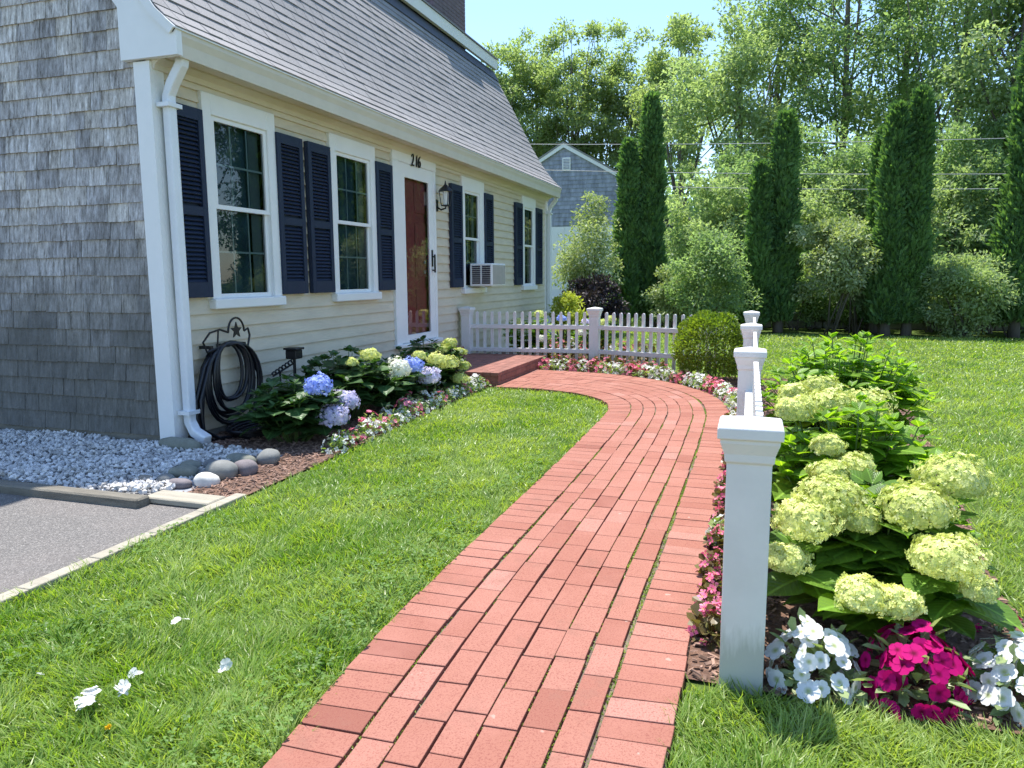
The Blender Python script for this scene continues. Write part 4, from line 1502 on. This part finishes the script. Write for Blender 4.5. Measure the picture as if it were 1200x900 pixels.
def bedding(name, x, y, r, h, petals, leafm, nf, fs_, nl, ls, label, cat, group=None, T=T_BEG, spike=.5, seed=0, parts=False):
    rs = np.random.default_rng(seed)

    def dome(n, shell):
        d = rs.normal(size=(n, 3)); d[:, 2] = np.abs(d[:, 2]) * .9 + .05
        d /= np.linalg.norm(d, axis=1, keepdims=True)
        q = rs.uniform(shell, 1.0, n)[:, None]
        return np.array([x, y, .012]) + d * q * np.array([r, r, h]), d
    P, d = dome(nl, .25)
    A = unit(d + rs.normal(size=d.shape) * .6)
    V, F = scatter(T_SPRAY, P, A, unit(d * .4 + np.array([0, 0, 1.0]) + rs.normal(size=d.shape) * .3), ls * rs.uniform(.7, 1.3, nl), ls * spike * rs.uniform(.8, 1.2, nl))
    P, d = dome(nf, .92)
    if parts:
        # spread the flowers evenly over the clump
        g = np.arange(nf) + .5
        ph = np.pi * (1 + 5 ** .5) * g
        ct = 1 - .92 * g / nf
        d = np.stack([np.cos(ph) * np.sqrt(1 - ct ** 2), np.sin(ph) * np.sqrt(1 - ct ** 2), ct], 1) + rs.normal(size=(nf, 3)) * .10
        d = unit(d)
        P = np.array([x, y, .012]) + d * rs.uniform(.9, 1.05, (nf, 1)) * np.array([r, r, h])
    N = unit(d + rs.normal(size=d.shape) * .3)
    A = np.cross(N, rs.normal(size=d.shape))
    s_ = fs_ * rs.uniform(.75, 1.2, nf)
    if parts:
        root = empty(name, (x, y, .012), label, cat, group)
        mesh_obj('foliage', V, F, leafm, root)
        for i in range(nf):
            v2, f2 = scatter(T, P[i:i + 1] + d[i:i + 1] * .012, A[i:i + 1], N[i:i + 1], s_[i:i + 1], s_[i:i + 1], s_[i:i + 1])
            mesh_obj('flower', v2, f2, petals, root, True, np.c_[np.linalg.norm(T[0][:, :2], axis=1), np.zeros((len(T[0]), 2))])
        finish(root)
        return root
    v2, f2 = scatter(T, P + d * .012, A, N, s_, s_, s_)
    nleaf = sum(len(f) for f in F)
    rr = np.r_[np.ones(len(V)), np.tile(np.linalg.norm(T[0][:, :2], axis=1), nf)]
    V, F = join([(V, F), (v2, f2)])
    o = mesh_obj(name, V, F, leafm, None, False, np.c_[rr, np.zeros((len(rr), 2))])
    o.data.materials.append(petals)
    # leaf sprays are the four-cornered faces, petals the three-cornered ones
    o.data.polygons.foreach_set('material_index', np.array([1 if p.loop_total == 3 else 0 for p in o.data.polygons], np.int32))
    return tag(o, label, cat, group)


# impatiens in front of the post
bedding('impatiens', 2.43, -.19, .12, .185, M['petw'], M['impleaf'], 52, .031, 90, .07, 'white impatiens clump right beside the fence post foot', 'flower', None, T_IMPAT, .42, 1, True)
bedding('impatiens', 2.45, -.475, .145, .21, M['petm'], M['impleaf'], 62, .033, 100, .075, 'deep magenta impatiens between two white clumps', 'flower', None, T_IMPAT, .36, 2, True)
bedding('impatiens', 2.50, -.76, .13, .19, M['petw'], M['impleaf'], 52, .031, 90, .07, 'white impatiens clump on the lawn side of the magenta one', 'flower', None, T_IMPAT, .42, 3, True)
bedding('impatiens', 2.95, -.83, .06, .14, M['petm'], M['impleaf'], 4, .024, 24, .05, 'tiny magenta impatiens in the mulch under the hydrangea', 'flower', None, T_IMPAT, .42, 4)
bloom_fallen = None

# begonias
k = 0
for x in np.arange(2.62, 6.9, .15):
    if k % 7 in (3,) or random.random() < .12:
        k += 1
        continue
    w_ = [('petp', 'begbronze', 'pink begonia in the strip between the path and the side fence', 'pink begonias along the side fence'),
          ('petw', 'begleaf', 'white begonia in the strip between the path and the side fence', 'white begonias along the side fence')][1 if (k % 5 in (2, 4) and k > 4) else 0]
    yy = .145 + .008 * x - .02
    if x > 6: yy += (x - 6) * .05
    bedding('begonia', x + random.uniform(-.02, .02), yy + random.uniform(-.01, .01), .066, .125, M[w_[0]], M[w_[1]], 26, .019, 70, .042, w_[2], 'flower', w_[3], T_BEG, .9, 20 + k)
    k += 1
oc = OUT[(OUT[:, 0] > 7.2)]
sl_ = np.r_[0, np.cumsum(np.linalg.norm(np.diff(oc, axis=0), axis=1))]
pat = 'wwwwpwwwpppwwwppwwwwppwwppwpwwpp'
for i, s in enumerate(np.arange(.05, sl_[-1] - .02, .135)):
    px_, py_ = np.interp(s, sl_, oc[:, 0]), np.interp(s, sl_, oc[:, 1])
    tx = np.interp(s + .02, sl_, oc[:, 0]) - px_; ty = np.interp(s + .02, sl_, oc[:, 1]) - py_
    ln = math.hypot(tx, ty) + 1e-9
    nx, ny = ty / ln, -tx / ln
    c_ = pat[i % len(pat)]
    lab = ('pink begonia in the curved row at the far path edge', 'pink begonias in the curved row') if c_ == 'p' else ('white begonia in the curved row at the far path edge', 'white begonias in the curved row')
    bedding('begonia', px_ + nx * .11, py_ + ny * .11, .095, .165, M['petp' if c_ == 'p' else 'petw'], M['begbronze' if c_ == 'p' and i % 2 else 'begleaf'], 30, .027, 40, .05, lab[0], 'flower', lab[1], T_BEG, .9, 120 + i)
    # a second, looser row behind
for i, s in enumerate(np.arange(sl_[-1] * .55, sl_[-1] - .05, .19)):
    px_, py_ = np.interp(s, sl_, oc[:, 0]), np.interp(s, sl_, oc[:, 1])
    lab = ('pink begonia in the row against the back fence pickets', 'pink begonias against the back fence')
    bedding('begonia', px_ + .33, py_ - .02, .09, .20, M['petp'], M['begbronze'], 24, .020, 80, .06, lab[0], 'flower', lab[1], T_BEG, .9, 220 + i)
for i in range(9):
    lab = ('pink and white begonia growing behind the back fence', 'begonias behind the back fence')
    bedding('begonia', 10.85 + random.uniform(-.1, .25), 1.55 + i * .19, .12, .30 + random.uniform(0, .12), M['petp' if i % 3 else 'petw'], M['begbronze'], 34, .024, 90, .07, lab[0], 'flower', lab[1], T_BEG, .9, 260 + i)
# edge of the house bed
for i in range(23):
    t = i / 22
    x = 4.78 + 3.45 * t
    y0 = np.interp(x, [4.47, 5.02, 6.51, 8.25], [2.92, 2.95, 3.04, 3.06])
    c_ = 'w' if i % 4 in (0, 1, 3) else 'p'
    lab = ('pink begonia in the lawn-edge row below the blue hydrangeas', 'pink begonias in the house bed') if c_ == 'p' else ('white begonia in the lawn-edge row below the blue hydrangeas', 'white begonias in the house bed')
    bedding('begonia', x, y0 + .06, .085, .10 + .05 * random.random(), M['petp' if c_ == 'p' else 'petw'], M['begleaf'], 24, .021, 44, .045, lab[0], 'flower', lab[1], T_BEG, .7, 300 + i)
for i, (x, y, c_) in enumerate(((5.55, 3.12, 'p'), (5.95, 3.15, 'w'), (6.25, 3.17, 'p'), (6.4, 3.2, 'w'), (6.75, 3.2, 'w'), (6.6, 3.24, 'p'), (7.3, 3.22, 'w'), (8.08, 3.16, 'w'))):
    lab = ('pink impatiens between the hydrangeas and the begonia edging', 'pink impatiens in the house bed') if c_ == 'p' else ('white impatiens between the hydrangeas and the begonia edging', 'white impatiens in the house bed')
    bedding('impatiens', x, y, .10, .17, M['petp' if c_ == 'p' else 'petw'], M['impleaf'], 18, .026, 40, .06, lab[0], 'flower', lab[1], T_IMPAT, .4, 340 + i)

# rounded boxwood inside the fence corner
bx = empty('boxwood', (9.42, .62, 0), 'round clipped boxwood bush at the corner of the white fences', 'shrub')
n = 9000
d = rdir(n); d[:, 2] = np.where(d[:, 2] < -.75, -d[:, 2], d[:, 2])
lump = 1 + .05 * np.sin(d[:, 0] * 7 + 1) + .05 * np.sin(d[:, 1] * 9) + .05 * np.sin(d[:, 2] * 8 + 2)
P = np.array([9.42, .62, .42]) + d * (lump * rng.uniform(.72, 1.04, n) ** .6)[:, None] * np.array([.40, .40, .42])
P[:, 2] = np.maximum(P[:, 2], .02)
foliage('foliage', bx, M['box'], P, d, .042, aspect=.55, droop=-.35, jit=.5)
MB().tube([(9.42, .62, -.02), (9.42, .62, .4)], [.03, .02], 6).build('stem', M['bark'], bx)
finish(bx)

# ================================================================== FALLEN BLOSSOMS, DANDELION
def petals(x, y, n, spread, label, size=.03):
    P = np.c_[x + rng.normal(0, spread, n), y + rng.normal(0, spread, n), .055 + rng.uniform(-.008, .012, n)]
    N = unit(np.array([0, 0, 1.0]) + rng.normal(size=(n, 3)) * .45)
    A = np.cross(N, rng.normal(size=(n, 3)))
    s_ = size * rng.uniform(.7, 1.2, n)
    V, F = scatter(T_IMPAT, P, A, N, s_, s_, s_ * 2.6)
    return tag(mesh_obj('fallen_blossom', V, F, M['petw'], None, True, np.ones((len(V), 3))), label, 'blossom', 'white blossoms fallen on the lawn')


petals(1.60, 1.885, 7, .022, 'largest heap of fallen white blossoms on the lawn', .026)
petals(1.655, 1.83, 3, .012, 'single crumpled white blossom next to the largest heap', .022)
petals(1.775, 1.865, 2, .012, 'pale half hidden blossom up the lawn from the heap', .016)
petals(2.12, 2.005, 2, .010, 'small white blossom alone in the middle of the lawn', .018)
petals(1.88, 1.615, 2, .010, 'small fallen blossom between the heap and the brick path', .018)
petals(1.66, 2.16, 1, .008, 'tiny white petal on the driveway side of the heap', .016)
dn = empty('dandelion', (1.49, 1.69, 0), 'tiny yellow dandelion in the grass below the white blossoms', 'flower')
yl = leaf_mat('yellow_petal', [(.75, .5, .02), (.85, .6, .04)], .6, .2, (1, 1, .5))
d = rdir(26, 1.2)
V, F_ = scatter(T_RHOMB, np.tile([1.49, 1.69, .06], (26, 1)), d, rdir(26), np.full(26, .013), np.full(26, .006))
mesh_obj('flower_head', V, F_, yl, dn)
MB().tube([(1.49, 1.69, 0), (1.49, 1.69, .06)], .0018, 5).build('stem', M['stem'], dn)
finish(dn)

# ================================================================== GRASS
edge_in = IN
YL_x = np.array([0, 1.5, 2.0, 2.67, 4.6, 6.3, 6.95]); YL_y = np.array([1.18, 1.2, 1.25, 1.285, 1.31, 1.35, 1.38])
lawn_left = [(float(a), float(b)) for a, b in IN if a > .6] + [(8.2, 3.05), (6.51, 3.03), (5.02, 2.94), (4.47, 2.91), (3.62, 2.86), (.6, 2.87)]
lawn_front = [(.6, .20), (2.28, .20), (2.33, .0), (2.31, -.95), (2.6, -1.0), (2.6, -1.2), (.6, -1.4)]
lawn_right = [(2.3, -.95), (2.6, -1.0), (3.47, -.97), (4.61, -1.11), (7.18, -1.32), (9.6, -1.44), (9.92, -.6), (9.95, .25), (10.45, 1.65), (12.35, 1.65), (12.7, 4.3),
              (15.6, 4.3), (15.6, 6), (17.6, 6), (17.6, -7), (2.3, -7)]


def grass(name, poly, zones, far_ok):
    """zones: (x0,x1,y0,y1,density,height,width)"""
    parts = []
    for (x0, x1, y0, y1, dens, h, w_) in zones:
        P = pts_in(poly, dens, x0, x1, y0, y1)
        n = len(P)
        if not n: continue
        # tufts: pull some blades together
        tx = np.sin(P[:, 0] * 23 + np.sin(P[:, 1] * 17)) * np.sin(P[:, 1] * 21 + 1.3)
        patch = np.sin(P[:, 0] * 2.3 + 1) * np.sin(P[:, 1] * 3.1) * .5 + np.sin(P[:, 0] * 5.7 + P[:, 1] * 4.1) * .3
        L = h * rng.uniform(.45, 1.25, n) * (1 + .22 * patch) * (1 + .25 * tx)
        a = 2.2 * np.sin(P[:, 0] * 9 + np.sin(P[:, 1] * 7) * 2) + 2.2 * np.sin(P[:, 1] * 11 + P[:, 0] * 4) + rng.normal(0, 1.0, n)
        lean = rng.uniform(.15, 1.0, n) + .7 * (rng.uniform(0, 1, n) < .25)
        A = np.stack([np.cos(a) * lean, np.sin(a) * lean, np.ones(n)], 1)
        N = np.stack([np.cos(a), np.sin(a), np.full(n, .25)], 1) * -1 + rng.normal(size=(n, 3)) * .5
        # clumsy N keeps width facing random directions
        V, F = scatter(T_BLADE, np.c_[P, np.full(n, -.004)], A, -N, L, w_ * rng.uniform(.6, 1.35, n), L)
        parts.append((V, F))
    V, F = join(parts)
    return tag(mesh_obj(name, V, F, M['grass']), kind='stuff')


grass('grass', lawn_left, [(.9, 2.2, 1.15, 2.95, 17500, .066, .0043), (2.2, 3.4, 1.2, 2.95, 11000, .062, .0050), (3.4, 5.2, 1.2, 3.1, 6000, .058, .0055), (5.2, 8.3, 1.2, 3.1, 3600, .055, .0075)], 0)
grass('grass', lawn_front, [(.9, 2.65, -1.3, .25, 15500, .068, .0043)], 0)
grass('grass', lawn_right, [(2.3, 4, -2.6, -.9, 6500, .06, .0045), (4, 6.5, -3.6, -.95, 3600, .06, .006), (6.5, 10, -4.5, -1.2, 1800, .06, .009),
                            (10, 13, -5, 1.7, 900, .06, .013), (10, 17.6, 1.6, 6, 500, .06, .016), (13, 17.6, -6.5, 1.7, 600, .06, .016)], 0)

P = pts_in(lawn_left, 900, .9, 5, 1.15, 2.95)
pn = np.sin(P[:, 0] * 3.1 + 2) * np.sin(P[:, 1] * 5.3 + P[:, 0]) + .9 * (P[:, 1] < 1.55)
P = P[pn > .55]
P = np.repeat(P, 3, 0); n = len(P)
a = np.tile([0, 2.094, 4.189], n // 3) + np.repeat(rng.uniform(0, 6.28, n // 3), 3)
zc = np.repeat(rng.uniform(.035, .065, n // 3), 3)
V, F_ = scatter(T_SPRAY, np.c_[P, zc], np.stack([np.cos(a), np.sin(a), rng.normal(.1, .2, n)], 1), np.tile([0, 0, 1.0], (n, 1)) + rng.normal(size=(n, 3)) * .2, rng.uniform(.009, .015, n), rng.uniform(.010, .015, n))
tag(mesh_obj('clover', V, F_, M['clover']), kind='stuff')

# ================================================================== BACK OF THE GARDEN
def Y(px, X): return side(px, X)


arborvitae(19.0, Y(735, 19), 4.45, .46, 'shorter of the two dark arborvitae beside the grey neighbour house')
arborvitae(19.3, Y(760, 19.3), 5.55, .56, 'tall narrow arborvitae rising beside the grey neighbour house', n=11000)
arborvitae(18.2, Y(888, 18.2), 3.65, .42, 'low arborvitae paired with a taller one behind the last fence posts')
arborvitae(18.4, Y(914, 18.4), 4.75, .52, 'tall arborvitae behind the last fence posts')
arborvitae(18.0, Y(1041, 18), 4.65, .46, 'tall dark arborvitae, fuller of the twin at the lawn edge', n=11000)
arborvitae(18.1, Y(1066, 18.1), 4.95, .46, 'tall dark arborvitae, second stem of the twin at the lawn edge', n=11000)
arborvitae(18.6, Y(1028, 18.6), 4.3, .40, 'slim lighter arborvitae tucked behind the twin at the lawn edge')
arborvitae(18.0, Y(1194, 18), 6.1, .62, 'tallest arborvitae at the outer end of the lawn edge', n=13000)

shrub('variegated_shrub', 17.0, Y(692, 17), 3.15, .72, 'airy pale silver green shrub in front of the neighbour house', n=8000, size=.085, material='wil', ncl=75, z0=.25, spread=.38, shell=.2)
shrub('purple_shrub', 16.0, Y(695, 16), 1.30, .66, 'dark purple leaved bush under the arborvitae', n=5500, size=.085, material='pur')
shrub('golden_shrub', 13.6, Y(664, 13.6), .98, .30, 'small golden yellow bush just past the house corner', n=2600, size=.07, material='yel')
shrub('viburnum', 17.0, Y(828, 17), 2.25, .82, 'rounded green shrub left of the low arborvitae'.replace('left of', 'between the two arborvitae pairs, near'), n=9000, size=.085, material='mid')
shrub('viburnum', 17.8, Y(788, 17.8), 1.5, .5, 'small grey green shrub at the foot of the tall arborvitae', n=4500, size=.08, material='wil')
shrub('lilac', 18.0, Y(975, 18), 2.65, .72, 'tall loose pale green shrub between arborvitae pairs on the lawn edge', n=9000, size=.095, material='wil', z0=.3)
shrub('lilac', 18.4, Y(1005, 18.4), 2.3, .6, 'thin many stemmed green shrub hugging the twin arborvitae', n=6500, size=.09, material='mid', z0=.3)
shrub('forsythia', 17.8, Y(1136, 17.8), 1.95, .82, 'broad light green bush at the end of the lawn with dark underside', n=10000, size=.085, material='lt')
shrub('forsythia', 18.2, Y(1185, 18.2), 1.6, .7, 'low green bush beneath the tallest arborvitae', n=7000, size=.085, material='mid')
for i, px in enumerate((768, 800, 855, 872, 935, 955, 1000, 1020, 1090, 1105, 1160, 1215)):
    shrub('undergrowth_shrub', 19.2 + .3 * (i % 2), Y(px, 19.3), 1.1 + .35 * (i % 3), .6, 'low shaded bush filling the gap under the tree line', 'shrub', 3500, .09, 'mid', 20, 'low bushes under the tree line')
for i, px in enumerate((835, 870, 930, 965, 1000, 1020, 1080, 1110, 1160, 1215)):
    shrub('woodland_sapling', 22 + (i % 3), Y(px, 23), 4.2 + .9 * (i % 3), 1.45, 'young sunlit woodland tree behind the dark arborvitae row', 'tree', 9000, .12, ('lt', 'mid', 'mid')[i % 3], 70, 'young woodland trees behind the arborvitae', z0=.5, spread=.24, shell=.15)

TREES = [  # px, X, H, rad, z0, n, ncl, size, mat, label
    (590, 44, 15.6, 2.6, 4.0, 22100, 69, .21, 'oak', 'tall round-crowned tree nearest the chimney above the roof'),
    (628, 47, 17.4, 2.7, 4.0, 22100, 69, .21, 'oak', 'tall multi stemmed tree over the roof end'),
    (668, 45, 16.8, 2.5, 4.5, 22100, 69, .21, 'oak', 'tall tree directly above the neighbour gable'),
    (705, 47, 16.6, 2.4, 4.5, 20400, 63, .21, 'oak', 'tall open tree beside the gap of sky'),
    (748, 46, 15.4, 2.3, 5.0, 17000, 54, .21, 'oak', 'thin crowned tall tree rising behind the tallest narrow arborvitae'),
    (792, 43, 15.6, 2.4, 6.4, 18700, 57, .21, 'oak', 'tall dark tree with a bare forked trunk'),
    (858, 27, 11.0, 2.3, 1.2, 27200, 60, .15, 'lt', 'yellow green layered tree beside the patch of sky'),
    (905, 31, 14.5, 2.6, 2.5, 24000, 55, .15, 'lt', 'tall pale tree behind the layered yellow green one'),
    (975, 29, 14.8, 3.0, 3.0, 27200, 58, .15, 'mid', 'broad tree with dark branching limbs in the middle of the wood'),
    (1050, 31, 16.0, 3.1, 3.5, 25600, 52, .15, 'mid', 'tall tree above the twin arborvitae'),
    (1115, 27, 14.2, 2.9, 2.8, 25600, 52, .15, 'mid', 'leafy tree with bright gaps above the broad bush'),
    (1180, 25, 12.5, 2.6, 2.0, 24000, 50, .15, 'lt', 'sunlit tree behind the tallest arborvitae'),
    (1240, 26, 13.5, 3.0, 2.0, 19200, 46, .15, 'mid', 'tree at the outer edge of the wood'),
    (1330, 26, 13.0, 3.2, 1.0, 19200, 46, .15, 'mid', 'wide tree past the outer edge of the wood'),
    (1480, 25, 12.0, 3.4, .8, 19200, 46, .15, 'mid', 'spreading tree farthest along the side boundary'),
]
for px, X, H, rad, z0, n, ncl, size, mt_, lab in TREES:
    tree('oak_tree' if mt_ == 'oak' else 'deciduous_tree', X, Y(px, X), H, rad, z0, lab, n=n, ncl=ncl, size=size, material=mt_, r0=.20 if X > 40 else .17, limbs=26 if X > 40 else 20, spread=.27 if X > 40 else .28, shell=.3)
# far wood that reads as one mass
n = 42000
P = np.c_[rng.uniform(54, 70, n), rng.uniform(-34, 26, n), rng.uniform(0, 1, n) ** .9 * 10.5]
P[:, 2] *= .75 + .25 * np.sin(P[:, 1] * .7) * np.cos(P[:, 0] * .5)
V, F_ = scatter(T_RHOMB, P, rdir(n), rdir(n, .8), rng.uniform(.35, .8, n), rng.uniform(.25, .5, n))
tag(mesh_obj('far_wood', V, F_, M['mid']), kind='stuff')
n = 45000
P = np.c_[rng.uniform(20, 25, n), rng.uniform(-10, 4.2, n), .05 + rng.uniform(0, 1, n) ** 1.3 * 2.6]
P[:, 2] *= .7 + .35 * np.sin(P[:, 1] * 1.9 + P[:, 0])
V, F_ = scatter(T_RHOMB, P, rdir(n), rdir(n, .8), rng.uniform(.08, .16, n), rng.uniform(.05, .09, n))
tag(mesh_obj('undergrowth', V, F_, M['mid']), kind='stuff')

# low stone wall at the end of the lawn
mb = MB()
y = -8.0
rs = random.Random(4)
while y < 2.5:
    l = rs.uniform(.25, .5)
    for k in range(2):
        mb.box(19.9 + rs.uniform(-.04, .04), 20.3, y + k * .1, y + l - .02 + k * .1, k * .2, k * .2 + .19, .03)
    y += l
tag(mb.build('stone_wall', rg[0]), 'low dry stone wall glimpsed under the bushes at the lawn end', 'wall')

# neighbour's grey shingled house
NX = 34.0
nb = empty('neighbour_house', (NX, 9, 0), 'grey shingled house with white rakes and gable vent beyond the garden', 'house')
ap, ea, eb = (8.85, 7.10), (6.30, 5.62), (11.4, 5.62)
mb = MB()
mb.prism([(eb[0], 3.55), (ea[0], 3.55), ea, ap, eb], NX, NX + 9)
z = 3.6
while z < 7.0:
    hw_ = np.interp(z + .1, [3.5, 5.62, 7.10], [2.55, 2.55, .05])
    yy = ap[0] - hw_
    while yy < ap[0] + hw_ - .02:
        w_ = min(random.uniform(.16, .34), ap[0] + hw_ - yy)
        mb.add([(NX - .03, yy + .004, z), (NX - .03, yy + w_ - .004, z), (NX - .006, yy + w_ - .004, z + .19), (NX - .006, yy + .004, z + .19), (NX, yy, z), (NX, yy + w_, z)], [(0, 3, 2, 1), (0, 1, 5, 4)])
        yy += w_
    z += .18
mb.build('shingle_wall', M['ncedar'], nb)
MB().box(NX - .02, NX + 9, 6.32, 11.4, -.1, 3.54).build('lower_wall', M['white'], nb)
for s1, e in ((1, ea), (-1, eb)):
    mb = MB()
    dy = -.28 * s1
    V = [(x, yv, zv) for x in (NX - .12, NX - .031) for yv, zv in ((ap[0], ap[1] + .10), (e[0] + dy, e[1] - .05), (e[0] + dy, e[1] - .21), (ap[0], ap[1] - .08))]
    mb.add(V, [(0, 1, 2, 3), (7, 6, 5, 4), (0, 4, 5, 1), (1, 5, 6, 2), (2, 6, 7, 3), (3, 7, 4, 0)])
    mb.build('rake_board', M['white'], nb)
    mb = MB()
    V = [(x, yv, zv) for x in (NX - .15, NX + 9.2) for yv, zv in ((ap[0], ap[1] + .17), (e[0] + dy * 1.1, e[1] + .02), (e[0] + dy * 1.1, e[1] - .04), (ap[0], ap[1] + .105))]
    mb.add(V, [(0, 1, 2, 3), (7, 6, 5, 4), (0, 4, 5, 1), (1, 5, 6, 2), (2, 6, 7, 3), (3, 7, 4, 0)])
    mb.build('roof', M['roof'], nb)
vt = MB().box(NX - .08, NX - .031, ap[0] - .32, ap[0] + .06, 6.02, 6.58).build('gable_vent', M['white'], nb)
mb = MB()
for k in range(7):
    mb.box(NX - .095, NX - .081, ap[0] - .27, ap[0] + .01, 6.07 + k * .067, 6.11 + k * .067)
mb.build('slat', M['ncedar'], vt)
finish(nb)
# white garden ladder trellis by the neighbour's wall
mb = MB()
for yy in (6.75, 7.25):
    mb.box(26.0, 26.05, yy, yy + .07, 0, 3.0)
for k in range(9):
    mb.box(26.005, 26.045, 6.82, 7.25, .25 + k * .3, .29 + k * .3)
tag(mb.build('trellis', M['white']), 'white ladder trellis standing by the neighbour wall', 'trellis')

# small brown outbuilding behind the wood
ob = empty('cottage', (37, 4.6, 0), 'small brown roofed building half hidden behind the arborvitae', 'house')
tanr = mat('tan_roof', (.30, .27, .22), .85, .2, 4)
dkw = mat('dark_wall', (.05, .05, .055), .8, .2, 4)
MB().box(36.6, 40, 3.9, 6.4, -.1, 3.95).build('wall', dkw, ob)
MB().prism([(6.6, 5.0), (3.6, 3.95), (3.6, 4.08), (6.6, 5.15)], 36.2, 40.4).build('roof', tanr, ob)
for yy in (4.15, 4.55, 5.0):
    f = MB().box(36.55, 36.599, yy, yy + .28, 2.9, 3.7).build('window', M['tin'], ob)
    MB().box(36.54, 36.549, yy + .03, yy + .25, 2.94, 3.66).build('pane', M['room'], f)
finish(ob)

# overhead cables
def cable(p0, p1, sag, label):
    p0, p1 = np.array(p0), np.array(p1)
    pts = []
    for t in np.linspace(0, 1, 24):
        q = p0 * (1 - t) + p1 * t
        q[2] -= sag * 4 * t * (1 - t)
        pts.append(tuple(q))
    return tag(MB().tube(pts, .008, 5).build('power_line', M['wire'], smooth=True), label, 'cable', 'overhead cables')


cable((20.0, 9.6, 5.05), (20.0, -14, 4.15), .22, 'uppermost thin grey cable strung across the tree line')
cable((20.3, 9.6, 4.45), (20.3, -14, 3.30), .20, 'lower grey cable running under the top one')
cable((21.0, 4.0, 3.75), (21.0, -14, 3.2), .18, 'lowest faint cable starting behind the tall arborvitae')
